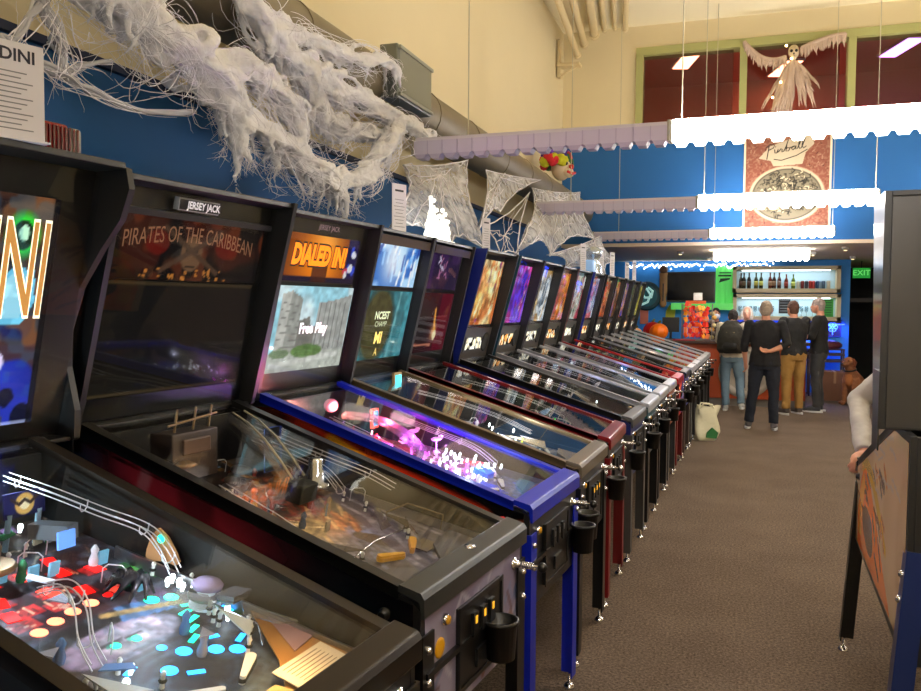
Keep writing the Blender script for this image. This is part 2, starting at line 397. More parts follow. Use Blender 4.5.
def machine(sp):
    W = sp.get('W', .60); bw = sp.get('bw', .72); off = sp.get('boff', 0.); hw = W/2
    t = thing('pinball_machine', sp['label'], 'pinball machine', sp['loc'], R(sp.get('yaw', 0)), sp.get('group'))
    cab = sp.get('cab', BLK); rail = sp.get('rail', BLKM); lock = sp.get('lock', rail); legc = sp.get('leg', BLKM)
    near = sp.get('near', False)
    # cabinet
    m = MB(); prof = [(0,.53),(0,.86),(-.03,.885),(-1.13,1.212),(-1.38,1.212),(-1.38,.50)]
    for s_ in (-1, 1):
        a, b = s_*hw, s_*(hw-.018); m.prism(prof, lambda x, z, d: (x, d, z), a, b, 0, mi1=1)
    m.bb((0,-hw+.018,.53),(-.018,hw-.018,.875)); m.bb((-1.38,-hw+.018,.50),(-1.362,hw-.018,1.21)); m.bb((-.02,-hw+.018,.53),(-1.36,hw-.018,.542))
    build('cabinet', m, [cab, INNER], t, bevel=.003)
    # rails, lockbar, glass
    for s_ in (-1, 1):
        m = MB(); y0, y1 = s_*(hw+.004), s_*(hw-.032)
        m.prism([(-.06,.893),(-.06,.915),(-1.135,1.243),(-1.135,1.221)], lambda x, z, d: (x, d, z), y0, y1)
        m.prism([(-.06,.882),(-.06,.915),(-1.135,1.243),(-1.135,1.208)], lambda x, z, d: (x, d, z), y0, s_*(hw+.001))
        build('side_rail', m, rail, t, bevel=.003)
    m = MB(); m.prism([(.014,.845),(.014,.893),(.004,.908),(-.056,.922),(-.060,.905),(.0,.885),(.006,.845)], lambda x, z, d: (x, d, z), -hw-.008, hw+.008)
    build('lockbar', m, lock, t, bevel=.004)
    m = MB(); m.prism([(-.06,.904),(-.06,.908),(-1.14,1.236),(-1.14,1.232)], lambda x, z, d: (x, d, z), -hw+.03, hw-.03)
    build('playfield_glass', m, GLASS, t)
    # playfield
    pw = W-.05; L = 1.06
    pa = sp['paint'](pw, L)
    put_ = lambda u, v, d: P(v, u-pw/2, -d)
    link('playfield', pa.mesh('playfield', put_, art_mat('playfield_print', sp.get('pfe', 0), .5, .0), .012), t)
    # apron
    ap = sp.get('apron', mat('apron_grey', (.30,.29,.28), .45))
    m = MB(); h0 = .012
    m.prism([(0,-pw/2),(.17,-pw/2),(.15,-.13),(.085,-.05),(.085,.05),(.15,.13),(.17,pw/2-.045),(0,pw/2-.045)], lambda a, b, d: P(a, b, d), .0, h0)
    build('apron', m, ap, t, bevel=.002)
    if 'card' in sp:
        for b0 in (-.18, .10):
            m = MB(); m.prism([(.02,b0),(.02,b0+.12),(.085,b0+.12),(.085,b0)], lambda a, b, d: P(a, b, d), h0, h0+.0015)
            build('instruction_card', m, sp['card'], t)
    # flippers, slingshots, posts
    fc = sp.get('flip', WHITE); fr = sp.get('fliprub', RUB)
    put('flipper', flipper_mesh(fc, fr, 1), t, .20, -.105, 0, R(-28)); put('flipper', flipper_mesh(fc, fr, -1), t, .20, .085, 0, R(28))
    sl = sp.get('sling', mat('sling_white', (.75,.75,.72), .3))
    for s_ in (-1, 1):
        c = s_*.165-.01
        plate(t, [(.235,c-s_*.035),(.36,c+s_*.012),(.27,c+s_*.02)], .036, sl, name='slingshot')
        for a, b in ((.237,c-s_*.03),(.35,c+s_*.01),(.27,c+s_*.015)): put('post', post_mesh(), t, a, b)
        m = MB(); m.tube([P(.42,c+s_*.055,.015), P(.28,c+s_*.055,.015), P(.215,c-s_*.01,.015)], .003, 5); build('lane_guide', m, CHROME, t)
    m = MB(); m.bb((-1.09, -pw/2+.005, .98), (-1.105, pw/2-.005, 1.205)); build('playfield_back_panel', m, sp.get('backpanel', BLK), t)
    m = MB(); m.prism([(.05,pw/2-.042),(.75,pw/2-.042),(.75,pw/2-.036),(.05,pw/2-.036)], lambda a, b, d: P(a, b, d), 0, .03); build('shooter_lane_rail', m, STEEL if near else BLK, t)
    # front furniture
    m = MB(); m.bb((0,-.15,.575),(.012,.15,.80),0); m.bb((.012,-.155,.57),(.016,.155,.585),1).bb((.012,-.155,.79),(.016,.155,.805),1).bb((.012,-.155,.57),(.016,-.14,.805),1).bb((.012,.14,.57),(.016,.155,.805),1)
    cd = build('coin_door', m, [BLKM, BLK], t, bevel=.002)
    for b_ in (-.06, .0, .06):
        m = MB(); m.bb((.012,b_-.016,.70),(.022,b_+.016,.765)); build('coin_slot', m, BLK, cd)
        m = MB(); m.bb((.022,b_-.006,.735),(.0235,b_+.006,.755)); build('coin_slot_light', m, emat((1,.75,.2), .7) if sp.get('coinlit') else STEEL, cd)
    m = MB(); m.bb((.012,-.045,.605),(.02,.045,.655)); build('coin_return', m, BLK, cd)
    m = MB(); m.lathe([(.016,0),(.016,.008),(.013,.014)], (0,-.225,.80), axis=(1,0,0), n=14, mi=0).lathe([(.012,.01),(.011,.018),(.004,.02)], (0,-.225,.80), axis=(1,0,0), n=14, mi=1)
    build('start_button', m, [CHROME, sp.get('start', mat('start_yellow', (.85,.62,.10), .4))], t)
    m = MB(); y = hw-.075
    m.lathe([(.02,0),(.02,.006),(.011,.01),(.011,.03)], (0,y,.80), axis=(1,0,0), n=12).cyl((.0,y,.80),(.085,y,.80),.0045,n=8)
    for k in range(7): m.lathe([(.011,0),(.012,.002),(.011,.004)], (.03+k*.0055,y,.80), axis=(1,0,0), n=10)
    pl = build('plunger', m, CHROME, t)
    m = MB(); m.ball((.095,y,.80), .016, 12); build('plunger_knob', m, sp.get('knob', BLKM), pl)
    for s_ in (-1, 1):
        m = MB(); m.lathe([(.017,0),(.017,.005),(.012,.005),(.012,.014),(.009,.017)], (-.10,s_*hw,.84), axis=(0,s_,0), n=14); build('flipper_button', m, sp.get('fbtn', BLKM), t)
    # legs
    for sx, x in ((1, .010), (-1, -1.385)):
        for sy in (-1, 1):
            lg = link('leg', leg_mesh(legc, sy, sx), t, loc=(x, sy*(hw+.006), 0))
            link('foot', foot_mesh(), lg, loc=(-.022*sx, -sy*.022, 0))
            if sx > 0:
                for z in (.68, .76): link('bolt', bolt_mesh(), lg, loc=(0, -.024*sy, z))
    # cup holder
    if sp.get('cup', True):
        cy = sp.get('cupy', -hw-.045); cx, cz = .050, .60
        m = MB(); m.lathe([(.036,0),(.040,.0),(.047,.10),(.052,.10),(.052,.112),(.043,.112),(.037,.006),(0.001,.006)], (cx, cy, cz), n=20)
        c = build('cup_holder', m, BLKM, t)
        m = MB(); m.bb((.0,cy,.69),(.016,-hw+.01,.705)); build('bracket', m, BLKM, c)
    # backbox
    boxo = off; bx = BLK
    topx = sp.get('topx', -.96); prof = sp.get('boxprof') or [(-1.13,1.22),(topx,1.95),(topx+.005,1.97),(-1.38,1.97),(-1.38,1.214),(-1.14,1.214)]
    m = MB(); hb = bw/2
    for s_ in (-1, 1): m.prism(prof, lambda x, z, d: (x, d, z), boxo+s_*hb, boxo+s_*(hb-.02), 1, mi0=0)
    rx = sp.get('rearx', -1.38); m.bb((topx-.01, boxo-hb+.02, 1.952), (rx, boxo+hb-.02, 1.97), 1); m.bb((rx+.018, boxo-hb+.02, 1.22), (rx, boxo+hb-.02, 1.952), 1 if rx == -1.38 else 0)
    m.bb((-1.14, boxo-hb+.02, 1.214), (rx, boxo+hb-.02, 1.226), 1)
    box = build('backbox', m, [sp.get('boxmat', bx), bx], t, bevel=.003)
    B = lambda u, v, d=0.: S(u+boxo, v, d)
    # face plate behind the art
    m = MB(); w2 = hb-.022
    m.prism([(-w2,.0),(w2,.0),(w2,.74),(-w2,.74)], lambda a, b, d: B(a, b, d), -.03, -.012); build('face_panel', m, sp.get('face', BLKM), box)
    for (name, u0, v0, pw_, ph_, pt, e) in sp['screens']:
        link(name, pt.mesh(name, lambda u, v, d: B(u+u0, v+v0, -d), art_mat('screen_%g' % e, e, .25), .01), box)
    if sp.get('text'):
        for body, size, u0, v0, m_, kw in sp['text']:
            x = MB(); kw = dict(kw); ar = kw.pop('arc', 0.); nm = kw.pop('name', 'title_lettering')
            x.text(body, size, lambda a, b, d: B(a+u0, b+v0-ar*a*a, d), **kw); build(nm, x, m_, box)
    if sp.get('speakers', True):
        m = MB(); m.prism([(-w2,.0),(w2,.0),(w2,.215),(-w2,.215)], lambda a, b, d: B(a, b, d), -.012, .006)
        spk = build('speaker_panel', m, sp.get('spk', BLKM), box, bevel=.002)
        for s_ in (-1, 1):
            m = MB(); c = B(s_*.24, .11, .006); m.lathe([(.07,0),(.072,.004),(.06,.006),(.02,.002)], c, axis=NB, n=18); build('speaker', m, mat('speaker_cloth', (.13,.13,.13), .8), spk)
        dm = Paint(.32, .085, 64, 17, (.02,.01,.005), sp.get('seed', 1)); dm.scatter(34, [sp.get('dmd', (1,.7,.3)), (1,.95,.8)], .005, .03)
        link('score_display', dm.mesh('score_display', lambda u, v, d: B(u-.16, v+.065, .009-d), art_mat('screen_1.4', 1.4, .25), .006), spk)
    # glass pane over the art
    m = MB(); m.prism([(-w2,.0 if not sp.get('speakers', True) else .22),(w2,.0 if not sp.get('speakers', True) else .22),(w2,.735),(-w2,.735)], lambda a, b, d: B(a, b, d), .008, .011)
    build('backglass_pane', m, GLASS, box)
    # hinges
    for s_ in (-1, 1):
        m = MB(); m.bb((-1.16,boxo+s_*hb,1.15),(-1.30,boxo+s_*(hb+.004) if bw > W+.05 else s_*(hw+.006),1.40)); build('hinge', m, BLKM, box)
    return t
def gen_pf(bg, cols, seed, nx=40, ny=72, n=45, inserts=True):
    def f(w, L):
        p = Paint(w, L, nx, ny, bg, seed); p.mottle(5, cols[0], .8); p.mottle(9, cols[1], .7, .6); p.mottle(14, cols[-1], .5, .65)
        p.strokes(n, cols, .16, .008, (0, .2, w, L)); p.scatter(n//2, cols, .008, .03, (0, .25, w, L)); p.grain(24, .35); return p
    return f
def gen_art(w, h, bg, cols, seed, nx=30, ny=36, n=30):
    p = Paint(w, h, nx, ny, bg, seed); p.mottle(3, cols[0], .9); p.mottle(5, cols[1 % len(cols)], .8, .6); p.strokes(n, cols, .2, .012, ang=1.3); p.scatter(n//3, cols, .01, .05)
    p.glow(w*.5, h*.6, w*.25, cols[-1], .6); p.grain(16, .4); return p
def stern(bg, cols, seed):
    return [('translite', -.31, .24, .62, .46, gen_art(.62, .46, bg, cols, seed), 1.1)]

# ---- first machine: escape-artist theme
def pf1(w, L):
    p = Paint(w, L, 100, 180, (.16,.13,.16), 3); c = w/2
    p.mottle(6, (.24,.19,.25), .8); p.mottle(12, (.10,.09,.12), .7, .6)
    for k in range(7):
        p.line([(c-.20+k*.012, .50+k*.022), (c+.02+k*.004, .545+k*.013), (c+.2, .53+k*.016)], .007, (.36,.27,.36), .8)
    p.rect(c-.14, .56, c+.20, .84, (.16,.03,.04), .75); p.poly([(c-.2,.50),(c+.2,.53),(c+.2,.565),(c-.2,.55)], (.33,.25,.36), .9)
    for a, b in [(.80,-.05),(.80,.03),(.76,.10),(.72,-.08),(.70,.02),(.73,.16),(.66,.08),(.66,-.06),(.62,.14),(.62,-.10),(.69,-.12),(.64,.0)]:
        p.rect(c+b-.027, a-.02, c+b+.027, a+.02, (.75,.10,.09), .95); p.strokes(6, [(.95,.75,.6), (.4,.02,.02)], .03, .003, (c+b-.025, a-.018, c+b+.02, a+.018))
    p.ell(c-.01, .475, .20, .085, (.05,.045,.07), 1); p.ell(c-.01, .445, .145, .062, (.60,.52,.64), 1); p.ell(c+.03, .44, .10, .05, (.80,.72,.80), .9); p.line([(c-.06,.452),(c-.01,.452)], .005, (.15,.10,.15)); p.line([(c+.0,.448),(c+.04,.447)], .005, (.15,.10,.15))
    p.ell(c-.035, .442, .017, .008, (.2,.75,.65)); p.ell(c+.012, .438, .017, .008, (.2,.75,.65))
    p.line([(c-.02,.40),(c+.03,.395)], .005, (.45,.2,.3)); p.line([(c-.005,.435),(c+.0,.415)], .003, (.5,.42,.5))
    for r_ in (.10, .135, .17, .21): p.ell(c, .26, r_, r_*.7, (.32,.38,.46), .8, ring=.12)
    p.rect(0, .0, w, .37, (.22,.25,.29), .5); p.mottle(20, (.35,.42,.50), .5, .6)
    p.poly([(c+.04,.50),(c+.17,.47),(c+.18,.53),(c+.07,.56)], (.24,.42,.62), .9); p.line([(c+.03,.545),(c+.19,.485)], .010, (.62,.50,.30))
    for k in range(14):
        t = k/13; p.ell(c+.235+.03*math.sin(t*3), .70-t*.33, .02, .015, (.30,.62,.26) if k % 2 else (.12,.35,.14), 1, t*2)
    p.poly([(c-.26,.62),(c-.16,.62),(c-.18,.9),(c-.27,.95)], (.55,.58,.50), .8); p.ell(c-.20, .80, .06, .04, (.62,.56,.34), .9)
    p.rect(0, .90, w, L, (.13,.10,.09), .8); p.strokes(50, [(.4,.3,.25),(.25,.2,.3),(.6,.55,.5)], .06, .003, (0, .85, w, L))
    return p.grain(50, .25)
def art1():
    w, h = .58, .60; p = Paint(w, h, 110, 110, (.05,.05,.10), 4)
    p.rect(0, 0, w, h*.36, (.05,.08,.42), .9); p.glow(.40, .1, .16, (.15,.25,.85), .9); p.mottle(7, (.10,.10,.55), .6, .5)
    p.rect(0, .0, .27, .30, (.70,.05,.05), 1); p.line([(.27,.05),(.275,.30)], .012, (.9,.15,.05)); p.rect(.1,.26,.28,.30,(.95,.55,.15),.9)
    p.rect(0, .30, w, h, (.10,.07,.06), .9); p.mottle(9, (.28,.16,.10), .8, .55); p.mottle(13, (.55,.35,.2), .6, .68)
    p.ell(.485, .50, .045, .055, (.15,.85,.2), 1, soft=.5); p.ell(.485, .50, .03, .038, (.05,.15,.08)); p.ell(.487, .505, .014, .02, (.75,.95,.8))
    p.poly([(.43,.38),(.47,.42),(.53,.41),(.54,.33),(.51,.27),(.44,.27),(.42,.33)], (.45,.80,.92), 1); p.poly([(.44,.375),(.475,.405),(.52,.395),(.528,.33),(.50,.285),(.45,.285),(.435,.33)], (.70,.92,.97), .9)
    p.mottle(26, (.2,.45,.6), .25, .5)
    p.poly([(.30,.16),(.42,.14),(.43,.055),(.31,.075)], (.95,.55,.12)); p.poly([(.31,.20),(.44,.19),(.42,.14),(.30,.16)], (.35,.12,.45))
    for k in range(6): p.line([(.305+k*.022,.155-k*.004),(.315+k*.022,.075-k*.004)], .0035, (.45,.18,.05))
    p.line([(.305,.125),(.42,.105)], .004, (.45,.18,.05)); p.line([(.37,.09),(.36,.15),(.345,.25)], .014, (.25,.75,.85)); p.ell(.345, .265, .022, .03, (.98,.85,.35)); p.ell(.45, .17, .025, .03, (.85,.8,.95)); p.line([(.40,.13),(.46,.16)], .01, (.75,.75,.95))
    for x, y, r_ in ((.33,.01,.05),(.41,.03,.05),(.49,.055,.045),(.54,.0,.06),(.24,.0,.05)): p.ell(x, y+.015, r_*.8, r_, (.12,.18,.65)); p.ell(x+.005, y+.02, r_*.5, r_*.6, (.03,.03,.15))
    p.rect(.0, .0, w, .006, (.8,.85,1), .6); p.rect(.56, 0, w, h, (.0,.0,.02), .8)
    return p
def chain_side():
    w, h = 1.3, .33; p = Paint(w, h, 260, 60, (.10,.085,.085), 5); p.mottle(16, (.20,.14,.12), .7, .55); p.strokes(60, [(.05,.05,.06), (.24,.18,.14)], .3, .01, ang=.05)
    for y in (.06, .22):
        for k in range(16):
            x = .04+k*.08; p.ell(x, y, .034, .022, (.30,.34,.52), 1, ring=.35, soft=.2)
            p.line([(x+.03,y),(x+.05,y)], .006, (.36,.40,.60))
    return p
# ---- second machine: pirate theme
def pf2(w, L):
    p = Paint(w, L, 100, 180, (.27,.22,.20), 8); c = w/2
    p.mottle(5, (.20,.15,.14), .8); p.mottle(8, (.45,.33,.24), .7, .58)
    p.rect(0, 0, w, .36, (.38,.37,.42), .75); p.strokes(50, [(.45,.45,.52),(.28,.27,.33),(.55,.53,.56)], .22, .009, (0, 0, w, .35), ang=1.2)
    p.glow(c+.02, .44, .10, (.62,.38,.22), .8); p.glow(c+.05, .36, .06, (.35,.45,.75), .7); p.strokes(30, [(.72,.46,.28),(.50,.22,.14),(.70,.58,.42)], .13, .007, (c-.1, .36, c+.15, .60), ang=.9)
    p.ell(c-.10, .50, .13, .085, (.55,.47,.33), 1); p.ell(c-.10, .50, .10, .065, (.32,.25,.18), .9, ring=.2); p.ell(c-.10, .50, .055, .035, (.72,.63,.45), .9, ring=.3); p.strokes(24, [(.78,.70,.55),(.25,.18,.14)], .06, .004, (c-.2,.44,c,.57))
    p.ell(c-.18, .42, .06, .05, (.66,.60,.48), .8, ring=.3); p.strokes(26, [(.62,.18,.10),(.42,.10,.08)], .08, .008, (c-.1, .58, c+.22, .72))
    p.ell(c+.04, .30, .035, .075, (.30,.22,.17), .9, .2); p.rect(0, .70, w, L, (.13,.10,.10), .85); p.scatter(40, [(.5,.2,.12),(.2,.25,.4),(.6,.45,.25),(.1,.08,.08)], .01, .03, (0,.66,w,L))
    return p.grain(46, .3)
def art2(w=.68, h=.20):
    p = Paint(w, h, 110, 34, (.045,.03,.03), 9); p.mottle(8, (.30,.10,.05), .8, .55); p.mottle(14, (.50,.22,.10), .7, .66)
    p.ell(w/2, h*.45, .05, .06, (.5,.36,.25)); p.ell(w/2-.018, h*.5, .012, .014, (.05,.03,.03)); p.ell(w/2+.018, h*.5, .012, .014, (.05,.03,.03)); p.rect(w/2-.02, h*.22, w/2+.02, h*.26, (.08,.04,.03))
    p.line([(w/2-.13,.03),(w/2+.13,h*.85)], .009, (.35,.25,.18)); p.line([(w/2+.13,.03),(w/2-.13,h*.85)], .009, (.35,.25,.18)); p.ell(w*.28, h*.6, .05, .04, (.5,.08,.04), .8); p.ell(w*.74, h*.6, .06, .04, (.5,.10,.05), .8)
    p.scatter(26, [(.95,.6,.25)], .003, .008, (w*.2, 0, w*.8, .04)); return p
def lcd_dark(w, h):
    p = Paint(w, h, 60, 44, (.045,.042,.04), 4); p.mottle(4, (.07,.065,.05), .8); p.line([(.01,h-.006),(w-.006,h-.006),(w-.006,.006),(.01,.006)], .003, (.36,.29,.16)); return p
def side_flame(base, c1, c2, c3, seed, w=1.3, h=.55):
    def f(q=0):
        p = Paint(w, h, 130, 55, base, seed); return p
    return f
# ---- third machine: blue
def pf3(w, L):
    p = Paint(w, L, 80, 150, (.30,.18,.34), 12); c = w/2; p.mottle(6, (.55,.30,.55), .7); p.mottle(12, (.85,.75,.85), .8, .6)
    p.rect(0, .62, w, L, (.40,.08,.12), .7); p.strokes(70, [(.95,.9,.95),(.85,.45,.75),(.3,.15,.5),(.75,.2,.25)], .09, .006, (0,.3,w,L)); p.rect(0, 0, w, .30, (.30,.38,.50), .8)
    p.poly([(c-.05,.24),(c+.0,.33),(c+.03,.25),(c+.08,.30),(c+.07,.20),(c+.02,.14),(c-.05,.17)], (.08,.30,.85)); p.scatter(14, [(.2,.6,.7),(.8,.3,.35),(.85,.8,.85),(.2,.3,.7)], .01, .03, (0, .02, w, .2))
    return p.grain(40, .35)
def art3a(w=.56, h=.20):
    p = Paint(w, h, 70, 30, (.25,.08,.04), 15); p.glow(w*.5, h*.75, .09, (1,.95,.8), 1); p.glow(w*.45, h*.35, .25, (1,.55,.05), .9); p.rect(w*.84, 0, w, h, (.10,.08,.25), 1); p.scatter(9, [(.2,.3,.8),(.8,.2,.3),(.9,.9,.9)], .01, .025, (w*.84,.03,w*.98,h*.8)); p.rect(0,0,w,.02,(.08,.05,.15)); p.rect(w*.36,.0,w*.58,.075,(.25,.10,.05),.8); return p
def art3b(w=.60, h=.37):
    p = Paint(w, h, 84, 52, (.62,.84,.90), 16); p.mottle(5, (.90,.95,.96), .8, .55); sc = w/.60
    p.poly([(.05*sc,.07),(.055*sc,.335),(.12*sc,.35),(.20*sc,.32),(.20*sc,.08)], (.62,.63,.60)); p.poly([(.055*sc,.335),(.12*sc,.35),(.12*sc,.08),(.055*sc,.08)], (.74,.74,.71))
    p.poly([(.20*sc,.09),(.20*sc,.22),(.28*sc,.24),(.30*sc,.18),(.33*sc,.20),(.33*sc,.09)], (.50,.50,.47)); p.poly([(.33*sc,.08),(.33*sc,.30),(.44*sc,.31),(.60*sc,.34),(.60*sc,.06)], (.66,.67,.65))
    for k in range(6): p.line([(.35*sc+k*.04*sc, .09),(.35*sc+k*.04*sc,.30)], .003, (.45,.46,.45))
    for k in range(7): p.line([(.06*sc, .11+k*.032),(.20*sc,.105+k*.029)], .002, (.50,.50,.48))
    p.rect(0, 0, w, .085, (.72,.74,.70), 1); p.ell(.30*sc, .085, .12*sc, .03, (.35,.50,.25), .9); p.ell(.10*sc, .08, .07, .02, (.4,.5,.35), .8); p.line([(.05,.03),(.55,.06)], .012, (.82,.83,.80)); return p.grain(30, .12)
def art4a(w=.58, h=.22):
    p = Paint(w, h, 56, 26, (.20,.42,.75), 17); p.mottle(5, (.75,.90,1.), .9, .5); p.strokes(40, [(1,1,1),(.15,.25,.6),(.5,.75,1)], .09, .010, ang=1.4); p.glow(w*.45, h*.6, .12, (1,1,1), .8); return p
def art4b(w=.60, h=.36):
    p = Paint(w, h, 60, 40, (.22,.48,.52), 18); p.mottle(4, (.30,.62,.66), .8); p.ell(.24, .18, .17, .19, (.30,.27,.14), .95); p.ell(.24, .18, .19, .21, (.16,.25,.24), .9, ring=.1); p.line([(.42,0),(.46,.36)], .012, (.45,.70,.72), .8); p.rect(.4,.02,.6,.1,(.40,.60,.62),.5); return p.grain(20, .2)
def art5a(w=.58, h=.22):
    p = Paint(w, h, 56, 26, (.17,.11,.24), 19); p.mottle(6, (.28,.16,.36), .7); p.strokes(14, [(.9,.85,.95),(.8,.5,.65)], .05, .006, (w*.35, h*.3, w*.7, h*.8)); return p
def art5b(w=.60, h=.36):
    p = Paint(w, h, 60, 40, (.25,.06,.12), 20); p.glow(.15, .15, .16, (.12,.10,.09), .9); p.rect(.40, 0, .60, .36, (.42,.05,.14), .8); p.glow(.36, .12, .05, (1,.75,.45), .9); p.line([(.33,.26),(.35,.18),(.385,.12)], .012, (1,.7,.3)); p.ell(.385,.10,.028,.03,(1,.95,.75)); p.line([(.05,.05),(.35,.04)], .006, (.8,.5,.4)); return p

BRZ = mat('bronze_metal', (.16,.135,.105), .35, .6); GREYM = mat('grey_metal', (.34,.34,.34), .4, .5); BLUEM = mat('blue_metal', (.03,.12,.66), .35, 0.); REDM = mat('red_metal', (.52,.05,.08), .3, .2, coat=.4)
GOLDM = mat('tan_gold_metal', (.50,.43,.32), .35, .6); SILV = mat('silver_rail', (.80,.81,.84), .32, .45); DGREY = mat('dark_grey_metal', (.20,.20,.21), .35, .5)
YEL = mat('yellow_plastic', (.90,.65,.05), .4); TEALG = emat((.1,.95,.7), 3.5); REDL = emat((1,.07,.05), 1.5); BLUL = emat((.15,.65,1), 4.); WL = emat((.95,1,1), 7.); ORL = emat((1,.55,.4), 2.6); PINKL = emat((1,.35,.95), 5.); YLL = emat((.9,1,.1), 4.); GRL = emat((.1,1,.35), 4.); REDHOT = emat((1,.22,.15), 2.4)
CLEAR = glass_mat('clear_plastic', (.80,.80,.80), 1.5, .12, .08, (.8,.8,.8)); SMOKE = glass_mat('smoky_plastic', (.6,.55,.5), 1.5, .25, .1, (.5,.45,.38))
REDA = mat('maroon_art', (.40,.03,.10), .4, vary=.5, vscale=4)

# ============ machine 1
m1 = machine(dict(near=True, label='nearest pinball machine, bronze rails, red and teal lit playfield and lettered gold backglass', loc=(-.665,1.285,0), yaw=-6, W=.62, bw=.76, boff=.055, rail=BRZ, lock=BRZ,
    paint=pf1, apron=mat('gold_apron', (.62,.43,.20), .35), flip=WHITE, cupy=-.1,
    screens=[('backglass_art', -.325, .05, .58, .56, art1(), 1.25)], speakers=False, topx=-.91,
    boxprof=[(-1.13,1.22),(-1.125,1.30),(-1.155,1.42),(-1.15,1.52),(-1.10,1.64),(-1.02,1.74),(-.945,1.82),(-.91,1.90),(-.92,1.955),(-.96,1.97),(-1.38,1.97),(-1.38,1.214),(-1.14,1.214)],
    text=[('HOUDINI', .355, -.05, .45, emat((1.,.97,.85), 1.2), dict(squeeze=.385, ext=.0015, bold=.008, name='title_outline')), ('HOUDINI', .355, -.05, .45, emat((.72,.50,.24), .9), dict(squeeze=.385, ext=.0022, name='title_lettering'))]))
sd = chain_side()
for s_ in (-1,): link('side_art', sd.mesh('side_art', lambda u, v, d: Vector((-1.34+u, s_*(.31+.002-d), .53+v*.9+max(0,(.9-u))*0.)), art_mat('print_matte', 0, .5), .0015), m1)
def red_patch(s_): pass
for a, b, sh, m_ in [(.80,-.05,'plate',REDL),(.76,.10,'plate',REDL),(.72,-.08,'plate',REDL),(.70,.02,'plate',REDHOT),(.73,.17,'plate',REDL),(.66,.08,'plate',REDL),(.79,.03,'plate',REDHOT),(.66,-.10,'plate',REDL),
        (.575,-.10,'big',ORL),(.590,-.05,'big',ORL),(.60,.0,'big',ORL),(.605,.05,'big',ORL),(.61,.10,'dot',REDL),(.82,.12,'plate',REDL),(.64,.16,'arrow',REDL),(.63,.13,'arrow',REDHOT),
        (.44,.16,'bar',TEALG),(.46,.19,'bar',TEALG),(.41,.15,'bar',TEALG),(.38,.12,'bar',TEALG),(.35,.09,'bar',TEALG),(.53,.15,'big',TEALG),(.51,.19,'big',TEALG),
        (.33,.04,'big',BLUL),(.29,.09,'big',BLUL),(.33,.12,'bar',BLUL),(.30,-.03,'big',BLUL),(.26,.0,'bar',BLUL),(.35,-.08,'bar',BLUL),(.26,.12,'big',BLUL),(.37,.02,'dot',BLUL),(.39,.24,'big',BLUL),(.285,.16,'bar',BLUL)]:
    put('insert_light', insert_mesh(sh, m_), m1, a, b, .001, (a*37) % 1.2-.6 if sh in ('bar','plate') else 0)
for a, b in [(.437,-.035),(.43,.012)]: put('insert_light', insert_mesh('dot', TEALG), m1, a, b, .001)
wire_ramp(m1, [(1.0,.12,.15),(.90,.17,.13),(.78,.21,.11),(.66,.235,.10),(.58,.22,.08),(.52,.20,.05)])
wire_ramp(m1, [(.56,-.12,.10),(.51,-.11,.12),(.46,-.115,.10),(.42,-.13,.05),(.36,-.15,.03)])
# planchette on the far wall
m = MB(); pts = [(.0,.055)]+[(.047*math.sin(t), .055-.105*(1-math.cos(t))/2*1.0) for t in [.9,1.4,1.9,2.3]]
pl = [(0,.06),(.022,.035),(.040,-.01),(.046,-.035),(.036,-.048),(0,-.042),(-.036,-.048),(-.046,-.035),(-.040,-.01),(-.022,.035)]
m.prism(pl, lambda a, b, d: P(.62,.262,.065)+Vector((a*1.15-b*.1, -d, b*.78)), 0, .006); pn = build('planchette', m, mat('light_wood', (.72,.52,.34), .5, vary=.2), m1, bevel=.002)
m = MB(); m.lathe([(.010,0),(.010,.003)], P(.617,.250,.090), axis=(0,-1,0), n=14); build('planchette_light', m, TEALG, pn)
# plaque on two posts
m = MB(); bp = Paint(.11, .06, 44, 24, (.07,.08,.30), 2); bp.ell(.055,.03,.026,.026,(.9,.72,.4)); bp.ell(.055,.03,.014,.014,(1,.95,.8)); bp.line([(.02,.045),(.04,.03),(.055,.04),(.07,.03),(.09,.045)], .004, (.2,.12,.1))
pq = link('blue_plaque', bp.mesh('plaque', lambda u, v, d: P(.93,.10,.10)+Vector((-d, u-.03, v-.02)), art_mat('print_matte', 0, .5), .004), m1)
for b in (.085, .165): put('post', cached('tallpost', lambda: MB().lathe([(.007,0),(.007,.09)], n=10).mesh('post', mat('pale_blue_post', (.55,.68,.75), .3))), m1, .93, b, 0)
# toy box and cylinder at the rear left
m = MB(); m.box(P(.93,-.03,.15), (.012,.15,.13), None, 0); m.box(P(.93,-.03,.15)+Vector((.007,0,0)), (.004,.13,.11), None, 1)
tp = Paint(.13,.11,40,34,(.25,.15,.30),6); tp.mottle(5,(.75,.6,.8),.8,.5); tp.rect(0,.0,.13,.04,(.6,.15,.15),.7); tp.glow(.05,.07,.04,(1,1,1),.9)
link('stage_picture', tp.mesh('stage_picture', lambda u, v, d: P(.93,-.03,.15)+Vector((.011-d, u-.065, v-.055)), art_mat('screen_1.1', 1.1, .25), .004), build('stage_box', m, [mat('stage_frame', (.5,.5,.6), .3, .6), BLK], m1))
m = MB(); m.lathe([(.07,0),(.075,.006),(.07,.014)], P(.82,-.06,.03), n=24).lathe([(.04,.014),(.045,.05),(.03,.085),(.035,.10)], P(.82,-.06,.03), n=18); build('turntable_toy', m, mat('bronze_toy', (.55,.42,.28), .4, .5), m1)
m = MB(); m.box(P(.80,.10,.09), (.10,.04,.035), Matrix.Rotation(R(15),3,'Z')); cb = build('trunk_toy', m, mat('grey_steel_toy', (.5,.52,.55), .3, .7), m1)
m = MB(); m.box(P(.745,.09,.09), (.006,.045,.04)); build('trunk_face', m, emat((.35,.55,.9), .9), cb)
